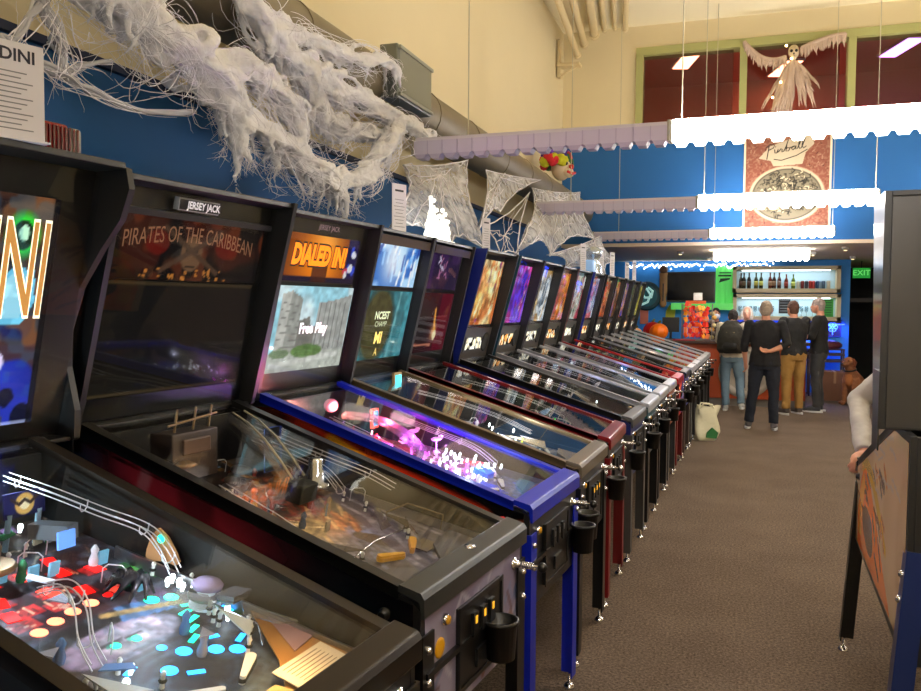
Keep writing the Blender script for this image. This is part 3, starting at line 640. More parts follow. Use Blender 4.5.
for a, b in ((.80,-.02),(.77,.035),(.76,.08),(.74,.20),(.58,.17)): put('target', target_mesh(mat('pale_blue_target', (.45,.72,.85), .3, emit=.25)), m1, a, b, .0)
m = MB()
for k in range(9): m.tube([P(.58,.13,.03), P(.58+.035*math.cos(k*.7),.13+.035*math.sin(k*.7),.045), P(.58+.055*math.cos(k*.7+.4),.13+.055*math.sin(k*.7+.4),.01)], [.012,.008,.003], 6)
m.ball(P(.58,.13,.035), .024); build('tentacle_toy', m, mat('dark_pewter', (.12,.11,.13), .25, .6), m1)
for a, b in ((.54,.205),(.545,.225),(.52,.22),(.50,.21),(.48,.225),(.46,.235),(.80,-.14),(.76,-.16),(.72,-.17),(.68,-.18),(.84,-.2),(.30,-.14),(.33,-.10),(.36,.20),(.34,.18),(.98,.16)): put('lamp', lamp_mesh(WL), m1, a, b, .012)
for a, b in ((.52,.26),(.44,.25),(.40,.19),(.37,.17),(.30,.20),(.62,.24),(.75,-.12),(.70,-.14),(.36,-.10),(.33,-.18),(.27,-.08),(.86,.04),(.88,.10),(.90,-.18)): put('post', post_mesh(), m1, a, b)
m = MB(); m.box(P(.36,.215,.055), (.05,.06,.010)).box(P(.36,.215,.045), (.045,.055,.004), None, 0)
for k in range(7): m.bb(P(.36,.190+k*.008,.035), P(.355,.192+k*.008,.055))
build('chrome_grille', m, mat('brushed_chrome', (.65,.66,.72), .25, .8), m1)
put('pop_bumper', bumper_mesh(mat('lilac_cap', (.6,.55,.7), .2), mat('bumper_body_white', (.8,.85,.9), .3, emit=.4)), m1, .435, .215)
plate(m1, [(.44,.10),(.47,.16),(.41,.19),(.36,.16),(.38,.12)], .04, CLEAR); plate(m1, [(.34,.22),(.20,.24),(.22,.20),(.30,.18)], .04, CLEAR)
plate(m1, [(.03,.13),(.12,.08),(.155,.12),(.34,.25),(.34,.262),(.03,.262)], .015, mat('gold_apron', (.62,.43,.20)), name='apron_wing')
plate(m1, [(.15,.165),(.29,.245),(.16,.245)], .0195, mat('pink_print', (.62,.48,.50), .4), .002, name='apron_print')
plate(m1, [(.03,.06),(.03,.225),(.135,.235),(.135,.07)], .019, mat('cream_card', (.86,.80,.70), .5), .002, name='instruction_card')
for k in range(9): plate(m1, [(.042+k*.010,.09),(.042+k*.010,.205),(.0435+k*.010,.205),(.0435+k*.010,.09)], .0212, mat('card_ink', (.45,.38,.32), .6), .0006, name='printed_line')
plate(m1, [(.03,-.02),(.03,.07),(.11,.05),(.11,-.03)], .0125, mat('pale_gold_print', (.80,.66,.42), .4), .002, name='apron_print')
gi(m1, .80, -.12, .15, (.85,.95,1), 2.3); gi(m1, .52, .14, .12, (.9,.95,1), .6); gi(m1, .28, -.08, .12, (.7,.85,1), .25); gi(m1, .12, .08, .09, (1,.8,.5), .45); gi(m1, .95, .08, .17, (.85,.95,1), 1.2)
clutter(m1, 77, [(.85,.85,.9),(.35,.55,.75),(.45,.35,.5),(.75,.7,.6),(.2,.45,.3),(.6,.62,.68)], 22, .60, .98, .22)
clutter(m1, 78, [(.8,.8,.85),(.35,.5,.7),(.6,.6,.65)], 8, .26, .5, .22)
for a, b in ((.70,-.22),(.66,-.22),(.74,-.21),(.78,-.20),(.62,-.21),(.58,-.20)): put('lamp', lamp_mesh(WL, .009), m1, a, b, .02)
# ============ machine 2
m2 = machine(dict(near=True, label='wide pinball machine with large dark unlit backglass, gunmetal lockbar and dim brown playfield', loc=(-.67,2.165,0), yaw=-6, W=.70, bw=.82, boff=.035, topx=-.93, rail=BLKM, lock=mat('gunmetal', (.26,.27,.27), .38, .5),
    paint=pf2, apron=mat('slate_apron', (.36,.35,.38), .5), flip=YEL, fliprub=mat('yellow_rubber', (.85,.6,.05), .5), sling=SMOKE, cupy=.05, coinlit=True,
    screens=[('backglass_art', -.35, .455, .70, .20, art2(.70), .55), ('dark_display', -.36, .075, .70, .375, lcd_dark(.70, .375), .5)], speakers=False,
    text=[('PIRATES OF THE CARIBBEAN', .075, .0, .605, mat('bronze_letters', (.55,.40,.30), .4, .5, emit=.12, ecol=(.8,.6,.4)), dict(squeeze=.62, ext=.002, arc=.35)), ('JERSEY JACK', .032, -.01, .705, emat((.85,.85,.85), .35), dict(ext=.03, bold=.0012, name='maker_lettering', squeeze=.85))]))
m = MB(); m.prism([(-.10,.685),(.085,.685),(.085,.725),(-.10,.725)], lambda a, b, d: S(a+.02, b, d), .0, .022); m.prism([(-.096,.689),(.081,.689),(.081,.721),(-.096,.721)], lambda a, b, d: S(a+.02, b, d), .022, .024, 1)
build('maker_plate', m, [mat('pale_frame', (.6,.6,.6), .4), BLKM], m2)
m = MB(); m.prism([(-.38,.655),(.38,.655),(.38,.675),(-.38,.675)], lambda a, b, d: S(a+.02, b, d), -.02, .02); build('trim_bar', m, DGREY, m2)
m = MB(); m.lathe([(.016,0),(.016,.003),(.004,.006)], Vector((-.034,.02,.917)), axis=(.1,0,1), n=18, sx=1.3); build('lockbar_emblem', m, CHROME, m2)
sp2 = Paint(1.30, .64, 120, 64, (.035,.035,.06), 21); sp2.glow(.45,.45,.26,(.66,.17,.25),1); sp2.glow(.72,.42,.24,(.68,.17,.23),1); sp2.glow(.20,.55,.12,(.06,.07,.16),.9); sp2.glow(1.08,.35,.18,(.04,.26,.26),.9); sp2.line([(.45,.56),(.47,.62)], .02, (.6,.5,.55), .5); sp2.mottle(10, (.03,.02,.04), .4, .55)
def side_fn(hw, s_):
    def zt(x): return .53 if x < -1.36 else min(1.18, .865+.304*max(0, -x-.03))
    return lambda u, v, d: Vector((-1.36+u*1.03, s_*(hw+.002-d), .54+(zt(-1.36+u*1.03)+.008-.54)*(v/.64)))
link('side_art', sp2.mesh('side_art', side_fn(.35, -1), art_mat('print_gloss', 0, .25, .4), .0015), m2)
fp = Paint(.66, .33, 66, 34, (.50,.46,.56), 22); fp.mottle(8, (.62,.60,.70), .7); fp.strokes(30, [(.38,.28,.30),(.45,.48,.62),(.7,.68,.75)], .08, .008); fp.scatter(12, [(.45,.30,.28),(.3,.35,.5)], .01, .03)
link('front_art', fp.mesh('front_art', lambda u, v, d: Vector((.0015-d, u-.33, .535+v)), art_mat('print_matte', 0, .5), .001), m2)
m = MB(); m.lathe([(.026,0),(.026,.003),(.018,.004)], Vector((.002,-.25,.735)), axis=(1,0,0), n=20, mi=0); build('yellow_badge', m, YEL, m2)
plate(m2, [(.14,.07),(.14,.16),(.20,.16),(.20,.07)], .002, mat('tan_plate', (.42,.37,.30), .4), .004, name='apron_plate')
channel(m2, [(1.0,.20,.17),(.90,.16,.165),(.78,.10,.15),(.68,.055,.12),(.60,.03,.08)], .035, .025, CLEAR, label='clear plastic ramp')
for s_ in (-.03,.03):
    m = MB(); m.tube([P(1.0,.20+s_,.20), P(.90,.16+s_,.195), P(.78,.10+s_,.18), P(.68,.055+s_,.15), P(.60,.03+s_,.11)], .0035, 6); build('ramp_edge', m, mat('pale_edge', (.62,.60,.52), .3), m2)
m = MB(); m.box(P(.58,.03,.07), (.06,.09,.06), Matrix.Rotation(TL,3,'Y')); build('cannon_block', m, mat('dark_green_grey', (.14,.15,.13), .4, .4), m2, bevel=.006)
wire_ramp(m2, [(.98,.26,.14),(.80,.25,.13),(.62,.245,.12),(.48,.25,.11),(.38,.255,.09)], w=.014); wire_ramp(m2, [(.92,.20,.12),(.76,.22,.10),(.62,.20,.09),(.52,.16,.06)], w=.012)
m = MB(); m.tube([P(.36,.20,.03), P(.33,.28,.05), P(.20,.285,.05)], .003, 5).tube([P(.36,.20,.0), P(.36,.20,.03)], .003, 5).tube([P(.20,.285,.0), P(.20,.285,.05)], .003, 5); build('lane_guide', m, GOLDM, m2)
bs = Paint(.10,.15,26,38,(.16,.28,.62),23); bs.mottle(4,(.55,.68,.95),.9,.5); bs.strokes(10,[(.85,.9,1),(.08,.12,.35)],.08,.006, ang=1.5)
link('blue_sail', bs.mesh('blue_sail', lambda u, v, d: P(.83,.22,.03)+Vector((-.02*math.sin(u*30)-d, u-.05, v)), art_mat('screen_0.45', .45, .4), .004), m2)
m = MB(); m.lathe([(.05,0),(.055,.012),(.045,.02),(.030,.02),(.030,.06),(.024,.065),(.024,.095),(.018,.10)], P(.62,.17,.04), n=24); build('chrome_capstan', m, CHROME, m2)
m = MB(); m.lathe([(.052,0),(.056,.01),(.05,.016)], P(.74,.165,.02), n=24).lathe([(.04,.016),(.036,.03)], P(.74,.165,.02), n=24); build('spinning_disc', m, mat('worn_disc', (.40,.36,.34), .3, .6), m2)
for a, b, c_ in ((.66,-.13,(.6,.16,.10)),(.63,-.08,(.55,.12,.08)),(.69,-.05,(.8,.35,.12)),(.61,-.15,(.7,.5,.15)),(.72,-.10,(.35,.35,.5)),(.65,-.02,(.55,.15,.1))):
    m = MB(); q = P(a,b,.0); m.lathe([(.010,0),(.012,.02),(.008,.04)], q, n=8).ball(q+Vector((0,0,.052)), .012, 8); build('figurine', m, mat('fig%d' % int(c_[0]*100+c_[1]*10), c_, .4), m2)
m = MB(); m.box(P(.93,-.12,.12), (.09,.20,.15), None, 0).box(P(.93,-.12,.12)+Vector((.048,.0,.03)), (.01,.12,.05), None, 1); build('ship_hull', m, [mat('dark_ship_wood', (.13,.10,.09), .5), mat('ship_rail_wood', (.22,.15,.10), .5)], m2, bevel=.01)
m = MB()
for b in (-.18,-.10,-.03): m.cyl(P(.93,b,.19), P(.93,b,.27), .004, n=6)
m.cyl(P(.93,-.21,.22), P(.93,.0,.24), .004, n=6); build('ship_mast', m, GOLDM, m2)
m = MB(); m.lathe([(.03,0),(.045,.008),(.03,.016),(.01,.022)], P(.88,-.18,.10), n=20); build('gold_coin_toy', m, mat('old_gold', (.52,.40,.24), .4, .6), m2)
m = MB(); m.prism([(-.03,.0),(.03,.0),(.012,.10),(-.008,.105)], lambda a, b, d: P(.30+d*.3+b*.4,.10+a,.02)+Vector((0,0,b*.5)), 0, .01); build('brown_shell', m, SMOKE, m2)
for k in range(8): put('post', post_mesh(), m2, .34+k*.055, -.27+(k % 3)*.03)
for a, b in ((.50,-.21),(.55,.24),(.45,.22),(.70,.02),(.78,-.05)): put('post', post_mesh(), m2, a, b)
m = MB(); m.tube([P(.24,-.22,.02), P(.26,-.05,.03), P(.25,.12,.03), P(.29,.20,.035)], .0025, 5); build('lane_guide', m, CHROME, m2)
wire_ramp(m2, [(.72,-.18,.08),(.60,-.20,.07),(.48,-.22,.06),(.38,-.23,.04)])
put('pop_bumper', bumper_mesh(DGREY, STEEL), m2, .80, -.02); put('pop_bumper', bumper_mesh(DGREY, STEEL), m2, .86, .08)
gi(m2, .45, .0, .12, (1,.85,.65), .35); gi(m2, .75, -.1, .12, (1,.75,.5), .3)
clutter(m2, 88, [(.45,.36,.26),(.30,.22,.16),(.55,.50,.42),(.5,.2,.14),(.25,.3,.4)], 24, .42, .98, .26)
# ============ machine 3
m3 = machine(dict(near=True, label='pinball machine with bright blue rails and legs, city picture on its lit display', loc=(-.645,3.065,0), yaw=-4.5, W=.61, bw=.74, boff=.03, rail=BLUEM, leg=BLUEM, knob=BLKM,
    paint=pf3, apron=mat('teal_apron', (.25,.42,.52), .4), card=mat('printed_card', (.55,.40,.45), .5), fbtn=mat('red_button', (.75,.06,.08), .3, emit=.4), sling=mat('white_sling', (.8,.8,.85), .3, emit=.4), cupy=.24,
    screens=[('top_art', -.275, .475, .55, .20, art3a(.55), 1.1), ('display', -.30, .085, .60, .37, art3b(), .95)], speakers=False,
    text=[('DIALED IN!', .115, -.03, .585, mat('dark_outline', (.12,.05,.02), .5), dict(squeeze=.72, ext=.0012, bold=.014, shear=.1, name='title_outline')), ('DIALED IN!', .115, -.03, .585, emat((1.,.52,.05), 1.4), dict(squeeze=.72, ext=.0015, bold=.006, shear=.1)), ('Free Play', .065, .02, .27, emat((1,1,1), 1.2), dict(ext=.0015, bold=.002, name='display_lettering', squeeze=.9)), ('JERSEY JACK', .03, .0, .71, emat((.7,.6,.6), .25), dict(ext=.002, name='maker_lettering'))]))
sp3 = Paint(1.30, .64, 120, 64, (.03,.03,.035), 31); sp3.line([(.40,.56),(.65,.55),(.95,.52),(1.12,.50)], .085, (.85,.20,.10)); sp3.line([(.55,.59),(.70,.56),(.84,.54)], .04, (.98,.70,.15)); sp3.line([(.98,.53),(1.08,.50)], .035, (.98,.55,.30)); sp3.mottle(18, (.80,.30,.12), .35, .6)
link('side_art', sp3.mesh('side_art', side_fn(.305, -1), art_mat('print_gloss', 0, .25, .4), .0015), m3)
m = MB(); m.box(P(.86,.18,.10), (.012,.055,.085), None, 0); ph = build('phone_toy', m, emat((1,.45,.3), 1.1), m3)
m = MB(); m.box(P(.86,.18,.10)+Vector((.008,0,0)), (.004,.036,.066)); build('phone_screen', m, emat((.35,.75,.9), 1.), ph)
m = MB(); m.ball(P(1.0,.03,.14), (.032,.032,.03), 14); build('pink_dome', m, mat('pink_dome', (.95,.55,.65), .2, emit=.5), m3)
rr = random.Random(3)
for k in range(80):
    a = .24+abs(rr.gauss(0,.26)); b = rr.uniform(-.22,.20)
    if a > .98: continue
    put('lamp', lamp_mesh(WL if a < .48 else (PINKL if a < .75 else emat((1,.75,.75), 5.)), rr.choice((.0035,.005))), m3, a, b, rr.uniform(.01,.06))
for a, b in ((.62,.12),(.50,.10)):
    m = MB(); q = P(a,b,.03); m.tube([q, q+Vector((0,0,.07))], .003, 5); m.ball(q+Vector((0,0,.08)), (.022,.03,.008), 10); m.ball(q+Vector((.01,.02,.087)), (.012,.012,.008), 8); build('drone_toy', m, mat('drone_pink', (.85,.65,.85), .3, emit=.5, ecol=(1,.6,.95)), m3)
m = MB(); m.prism([(-.03,-.02),(.0,.05),(.02,.0),(.05,.03),(.045,-.02),(.01,-.045),(-.035,-.035)], lambda a, b, d: P(.26+b,.02+a,.04+d), 0, .02); build('blue_hand_toy', m, mat('blue_hand', (.05,.28,.85), .3, emit=.5), m3)
wire_ramp(m3, [(.90,-.12,.12),(.70,-.14,.10),(.50,-.16,.07),(.32,-.20,.04)]); wire_ramp(m3, [(.80,.22,.12),(.60,.23,.10),(.40,.235,.08),(.28,.22,.04)])
channel(m3, [(.95,.06,.10),(.80,.10,.11),(.62,.02,.10),(.48,-.08,.07)], .024, .02, CLEAR)
for k in range(12): put('post', post_mesh(), m3, .28+(k*.053), -.2+((k*7) % 12)*.035)
for a, b in ((.74,-.10),(.80,-.02),(.70,.0)): put('pop_bumper', bumper_mesh(mat('pink_cap', (.85,.5,.7), .2), PINKL), m3, a, b)
gi(m3, .30, .0, .12, (.85,.9,1), 2.4); gi(m3, .45, .05, .12, (.8,.5,1), 2.4); gi(m3, .60, .0, .12, (.9,.35,1), 2.0); gi(m3, .76, .1, .12, (1,.3,.5), 2.4); gi(m3, .95, .0, .14, (1,.55,.5), 1.8)

clutter(m3, 99, [(.95,.9,.97),(.9,.55,.8),(.6,.35,.85),(.95,.95,1),(.85,.3,.35),(.3,.4,.85)], 60, .24, .98, .22, .12)
# ============ machines 4 onwards
def toys(t, seed, lamps, n=12, pops=None, extra=True):
    q = random.Random(seed)
    for k in range(n): put('lamp', lamp_mesh(q.choice(lamps), q.choice((.004,.0055))), t, q.uniform(.25,.95), q.uniform(-.22,.2), q.uniform(.01,.05))
    for k in range(3): put('pop_bumper', bumper_mesh(pops or DGREY, q.choice(lamps)), t, .70+.07*k, -.12+.09*((k*2) % 3))
    if extra:
        wire_ramp(t, [(.95,.16,.12),(.75,.20,.11),(.52,.215,.09),(.32,.22,.05)], rings=False)
        channel(t, [(.98,-.05,.10),(.80,-.12,.10),(.55,-.18,.08),(.34,-.21,.04)], .022, .02, CLEAR)
        for k in range(6): put('post', post_mesh(), t, q.uniform(.3,.9), q.uniform(-.2,.2))
m4 = machine(dict(label='pinball machine with tan gold rails and blue teal display reading guest champ text', loc=(-.63,3.85,0), yaw=-2, bw=.68, boff=.03, rail=GOLDM, lock=mat('taupe_lockbar', (.42,.38,.32), .4, .3), paint=gen_pf((.35,.33,.35), [(.55,.50,.42),(.25,.30,.42),(.8,.78,.72)], 41, 50, 90, 60), apron=mat('tan_apron', (.60,.52,.38), .4),
    sling=mat('white_sling', (.8,.8,.85), .3), screens=[('top_art', -.29, .475, .58, .22, art4a(), 1.15), ('display', -.30, .09, .60, .36, art4b(), .95)], speakers=False, knob=CHROME, coinlit=True,
    text=[('NCEST', .055, -.02, .32, emat((.8,.85,.7), 1.), dict(ext=.0015, name='display_lettering', bold=.002)), ('CHAMP', .04, -.02, .275, emat((.8,.85,.7), .8), dict(ext=.0015, name='display_lettering')), ('MI', .085, -.02, .20, emat((.95,.85,.45), 1.1), dict(ext=.0015, name='display_lettering', bold=.003)), ('A', .06, -.02, .125, emat((.95,.85,.45), 1.), dict(ext=.0015, name='display_lettering'))]))
toys(m4, 4, [WL, WL, YLL], 26); gi(m4, .38, .05, .12, (.95,.97,1), 2.4); gi(m4, .75, 0, .13, (.9,.85,.8), .8)
m = MB(); m.box(P(1.02,.02,.18), (.012,.09,.09), None, 0); x = build('framed_screen_toy', m, mat('wood_frame', (.65,.55,.38), .5), m4); m = MB(); m.box(P(1.02,.02,.18)+Vector((.008,0,0)), (.004,.065,.065)); build('small_screen', m, emat((.3,.85,.95), 1.1), x)
plate(m4, [(.17,-.04),(.40,.02),(.22,.12)], .05, mat('tan_plastic', (.68,.60,.45), .4))
m5 = machine(dict(label='pinball machine with glossy red rails and lockbar, purple art over a dark red display', loc=(-.625,4.62,0), yaw=0, bw=.74, boff=.02, rail=REDM, leg=mat('red_leg', (.45,.04,.06), .4), cab=BLK, paint=gen_pf((.20,.17,.17), [(.30,.22,.22),(.42,.35,.30),(.15,.12,.14)], 51, 40, 72, 40), apron=mat('brown_apron', (.36,.27,.25), .45),
    screens=[('top_art', -.29, .475, .58, .22, art5a(), .9), ('display', -.30, .09, .60, .36, art5b(), .9)], speakers=False))
clutter(m4, 44, [(.9,.9,.92),(.7,.62,.45),(.85,.85,.9),(.3,.35,.5),(.8,.8,.3)], 34, emit=.08); clutter(m5, 45, [(.4,.35,.32),(.6,.55,.5),(.3,.2,.2),(.2,.5,.3)], 22)
for mm_ in (m4, m5): x = MB(); x.prism([(-.315,.69),(.315,.69),(.315,.735),(-.315,.735)], lambda a, b, d: S(a+.025, b, d), .012, .045); build('marquee_panel', x, mat('brown_marquee', (.30,.25,.20), .3, .3), mm_)
toys(m5, 5, [WL, GRL], 7); put('lamp', lamp_mesh(GRL, .02), m5, .66, .05, .03); put('lamp', lamp_mesh(GRL, .016), m5, .62, .07, .03); gi(m5, .6, .0, .12, (.8,.9,.85), .5)
PUR = (.45,.15,.85); 
specs = [
 ('pinball machine with black rails and gold orange portrait backglass, blue side panel', 5.45, -.60, BLKM, mat('blue_side', (.06,.12,.42), .35), (.85,.60,.30), [(1,.92,.7),(.75,.35,.15),(.5,.2,.5),(1,.85,.55)], (.25,.24,.24), [(.35,.34,.34),(.15,.45,.5),(.6,.55,.4)], .0, [WL, YLL], None, 'black-railed'),
 ('pinball machine with silver rails and purple blue backglass, next after the gold orange one', 6.25, -.58, SILV, mat('teal_side', (.08,.25,.30), .4), (.25,.15,.75), [(.55,.35,1),(.85,.25,.55),(.9,.85,1),(.35,.25,.9)], (.22,.22,.26), [(.3,.4,.6),(.6,.55,.45),(.2,.5,.7)], .0, [WL, BLUL], None, ''),
 ('pinball machine with silver rails, white sky and gold landscape backglass', 7.02, -.57, SILV, mat('black_side_art', (.10,.10,.13), .4, vary=.9, vscale=30), (.35,.42,.50), [(.9,.95,1),(.75,.55,.25),(.2,.2,.25),(.95,.95,.95)], (.25,.23,.25), [(.3,.5,.8),(.7,.5,.3),(.5,.5,.55)], .0, [WL, PINKL], None, ''),
 ('pinball machine with chrome rails and orange backglass, just before the red railed one', 7.76, -.55, SILV, mat('orange_side', (.60,.28,.08), .45), (.80,.40,.12), [(1,.65,.25),(.9,.5,.75),(.95,.85,.8),(.6,.2,.1)], (.30,.2,.3), [(.5,.25,.8),(.3,.6,.4),(.7,.6,.5)], .0, [emat((.6,.3,1),4.), GRL], None, ''),
 ('pinball machine with red rails, red and blue front, green and white backglass', 8.50, -.53, mat('bright_red_metal', (.72,.05,.09), .35, .1), mat('red_side', (.55,.05,.10), .4), (.35,.40,.35), [(.85,.9,.85),(.7,.1,.2),(.3,.4,.3),(.95,.95,.9)], (.2,.25,.4), [(.1,.7,.45),(.1,.6,.8),(.3,.35,.9)], .06, [GRL, BLUL], mat('red_leg', (.55,.04,.06), .4), ''),
 ('pinball machine with grey rails and blue sided backbox beyond the red railed one', 9.25, -.50, DGREY, mat('royal_blue_side', (.08,.16,.60), .35), (.45,.55,.85), [(.85,.9,1),(.8,.3,.3),(.95,.9,.85),(.4,.5,.9)], (.33,.30,.24), [(.45,.40,.28),(.6,.5,.3),(.3,.3,.3)], .0, [WL, YLL], mat('wood_leg', (.32,.25,.22), .5), ''),
 ('pinball machine with silver rails and narrow red orange backglass beside the blue sided one', 9.98, -.47, SILV, BLK, (.60,.30,.18), [(.95,.5,.3),(.9,.8,.6),(.4,.15,.1),(.8,.4,.3)], (.3,.35,.4), [(.3,.55,.75),(.7,.4,.35),(.5,.5,.4)], .0, [WL, ORL], None, ''),
 ('pinball machine with silver rails and brown gold backglass, fifth from the bar end', 10.70, -.45, SILV, BLK, (.45,.30,.18), [(.75,.5,.3),(.8,.35,.15),(.3,.2,.15),(.85,.6,.4)], (.3,.4,.5), [(.3,.6,.8),(.75,.45,.4),(.5,.45,.4)], .0, [WL, YLL], None, ''),
 ('pinball machine with blue topped peach backglass, fourth from the bar end', 11.42, -.43, SILV, BLK, (.35,.30,.70), [(.3,.3,1),(.9,.6,.4),(.7,.3,.2),(.9,.75,.6)], (.35,.3,.3), [(.7,.6,.4),(.7,.2,.15),(.5,.5,.5)], .0, [WL, REDL], None, ''),
 ('pinball machine with dim olive backglass, third from the bar end', 12.10, -.41, SILV, BLK, (.32,.30,.22), [(.5,.45,.3),(.3,.35,.25),(.6,.5,.35),(.4,.4,.35)], (.3,.3,.3), [(.65,.55,.35),(.3,.3,.35),(.6,.6,.55)], .0, [WL, YLL], None, ''),
 ('pinball machine with yellow green backglass, nearest the bar counter', 12.78, -.39, SILV, BLK, (.60,.55,.22), [(.9,.85,.35),(.65,.55,.2),(.8,.75,.6),(.35,.35,.2)], (.3,.3,.3), [(.65,.55,.35),(.3,.5,.35),(.6,.6,.55)], .0, [WL, YLL], None, ''),
]
far = []
CC = [[(.4,.4,.38),(.6,.55,.4),(.2,.5,.55)],[(.3,.35,.6),(.7,.7,.75),(.25,.55,.4)],[(.3,.5,.8),(.7,.55,.3),(.6,.3,.5)],[(.5,.3,.7),(.3,.6,.4),(.7,.6,.5)],[(.2,.7,.5),(.1,.6,.8),(.35,.35,.9)]]
for i, (lab, y, x, rl, side, bg, cols, pbg, pcols, pfe, lamps, lg, _) in enumerate(specs):
    kk = dict(label=lab, loc=(x, y, 0), yaw=-1.5 if i else -2, rail=rl, lock=rl if i else GREYM, leg=lg or (BLKM if i % 3 else GREYM), paint=gen_pf(pbg, pcols, 100+i, 30, 56, 40), screens=stern(bg, cols, 200+i), seed=i+2, topx=-.93 if i in (0,1,2) else -.96,
              boxmat=side, dmd=(1,.65,.3) if i % 2 else (.95,.95,.9), bw=.72 if i < 5 else .64, W=.60 if i < 5 else .58, spk=mat('speaker_panel_grey', (.24,.22,.2), .45), cab=side if i != 4 else BLK, apron=mat('far_apron%d' % (i % 3), [(.42,.38,.36),(.55,.52,.48),(.3,.32,.38)][i % 3], .45))
    t = machine(kk); far.append(t); clutter(t, 60+i, CC[i % 5], 18 if i < 6 else 8, emit=.15); toys(t, 30+i, lamps, 8 if i < 6 else 5, extra=i < 6)
    if i < 8: gi(t, .5, 0, .12, [(1,.95,.85),(.7,.75,1),(.8,.85,1),(.75,.55,1),(.4,1,.75),(1,.9,.7),(1,.85,.7),(.8,.9,1)][i], .7)
# front panel pictures of the red machine
fa = Paint(.56, .33, 40, 24, (.75,.14,.08), 61); fa.ell(.42,.10,.20,.22,(.08,.14,.55)); fa.ell(.14,.20,.10,.10,(.85,.25,.10)); fa.strokes(10,[(.9,.8,.7),(.1,.1,.3)],.1,.008)
link('front_art', fa.mesh('front_art', lambda u, v, d: Vector((.018-d, u-.28, .535+v)), art_mat('print_matte', 0, .5), .001), far[4])
# ============ machine on the right, seen from behind its backbox
m17 = machine(dict(near=True, label='pinball machine on the right edge with grey backbox back, orange side art, blue rear leg', loc=(.845,4.16,0), yaw=88.5, W=.60, bw=.755, rearx=-1.27, boxprof=[(-1.13,1.22),(-1.0,1.95),(-1.0,1.97),(-1.27,1.97),(-1.27,1.214),(-1.14,1.214)], rail=BLKM, lock=CHROME, leg=BLKM, cup=False, paint=gen_pf((.3,.25,.2), [(.5,.4,.3),(.6,.3,.2),(.8,.7,.5)], 71), screens=stern((.3,.3,.4), [(.6,.5,.4),(.3,.4,.7)], 300),
    boxmat=mat('grey_laminate', (.17,.165,.165), .28, coat=.3), cab=BLK))
sa = Paint(1.30, .64, 110, 56, (.80,.66,.48), 72); sa.mottle(6, (.88,.74,.56), .7)
sa.poly([(.25,.0),(1.22,.0),(1.22,.30),(1.16,.50),(1.04,.60),(.92,.52),(.70,.32),(.45,.12)], (1.,.50,.18)); sa.poly([(1.10,.1),(1.20,.1),(1.18,.42),(1.06,.55),(1.0,.45),(1.08,.3)], (1.,.66,.20)); sa.line([(.55,.30),(.80,.50),(.98,.60),(1.10,.60)], .03, (.80,.62,.15)); sa.line([(.4,.2),(.7,.42),(.9,.52)], .018, (.85,.65,.2)); sa.ell(.90,.20,.18,.10,(.26,.17,.20),.9,.5); sa.ell(.82,.24,.08,.04,(.5,.45,.5),.8,.5); sa.strokes(26, [(.35,.08,.05),(.85,.45,.12),(.2,.15,.2)], .16, .010, (.4,.02,1.2,.5), ang=.7); sa.ell(1.0,.42,.02,.02,(.1,.05,.05)); sa.ell(.95,.38,.02,.02,(.1,.05,.05)); sa.strokes(12, [(.75,.7,.62)], .2, .006, (.1,.4,.7,.62), ang=.1)
link('side_art', sa.mesh('side_art', side_fn(.30, 1), art_mat('print_gloss', 0, .25, .4), .0015), m17)
for o in list(m17.children):
    if o.name.startswith('leg') and o.location.y > 0: o.rotation_euler = (R(4), 0, 0); o.location.y += .055
    if o.name.startswith('leg') and o.location.x < -1: o.data = leg_mesh(mat('blue_leg', (.13,.20,.42), .3, .4), 1 if o.location.y > 0 else -1, -1)
for o in list(m17.children):
    if o.name.startswith('leg') and o.location.x < -1 and o.location.y > 0:
        for z in (.70, .78): build('bolt', MB().lathe([(.012,0),(.012,.006),(.006,.012)], Vector((.03,0,z)), axis=(0,1,0), n=10), CHROME, o)
# ------------------------------------------------------------ the room
def carpet():
    m = mat('carpet', (.30,.25,.205), .95); nt = m.node_tree; b = nt.nodes['Principled BSDF']; b.inputs['Specular IOR Level'].default_value = .1
    tc = nt.nodes.new('ShaderNodeTexCoord'); n1 = nt.nodes.new('ShaderNodeTexNoise'); n1.inputs['Scale'].default_value = 75; n1.inputs['Detail'].default_value = 5; n1.inputs['Roughness'].default_value = .8
    n2 = nt.nodes.new('ShaderNodeTexNoise'); n2.inputs['Scale'].default_value = 2.2; n2.inputs['Detail'].default_value = 5
    add = nt.nodes.new('ShaderNodeMath'); add.operation = 'MULTIPLY_ADD'; add.inputs[1].default_value = 1.15; add.use_clamp = False; sc2 = nt.nodes.new('ShaderNodeMath'); sc2.operation = 'MULTIPLY'; sc2.inputs[1].default_value = .16; nt.links.new(n2.outputs['Fac'], sc2.inputs[0])
    r = nt.nodes.new('ShaderNodeValToRGB'); r.color_ramp.elements[0].position = .46; r.color_ramp.elements[1].position = .88
    r.color_ramp.elements[0].color = (*lin((.21,.175,.15)), 1); r.color_ramp.elements[1].color = (*lin((.56,.49,.43)), 1)
    for n in (n1, n2): nt.links.new(tc.outputs['Object'], n.inputs['Vector'])
    nt.links.new(n1.outputs['Fac'], add.inputs[0]); nt.links.new(sc2.outputs[0], add.inputs[2]); nt.links.new(add.outputs[0], r.inputs['Fac']); nt.links.new(r.outputs[0], b.inputs['Base Color'])
    bp = nt.nodes.new('ShaderNodeBump'); bp.inputs['Strength'].default_value = .6; bp.inputs['Distance'].default_value = .01
    nt.links.new(n1.outputs['Fac'], bp.inputs['Height']); nt.links.new(bp.outputs['Normal'], b.inputs['Normal'])
    return m
CREAM = mat('cream_wall', (.91,.85,.69), .8, vary=.03, vscale=2); BLUEW = mat('blue_wall', (.08,.37,.64), .7, vary=.05, vscale=3); SAGE = mat('sage_trim', (.66,.66,.42), .6)
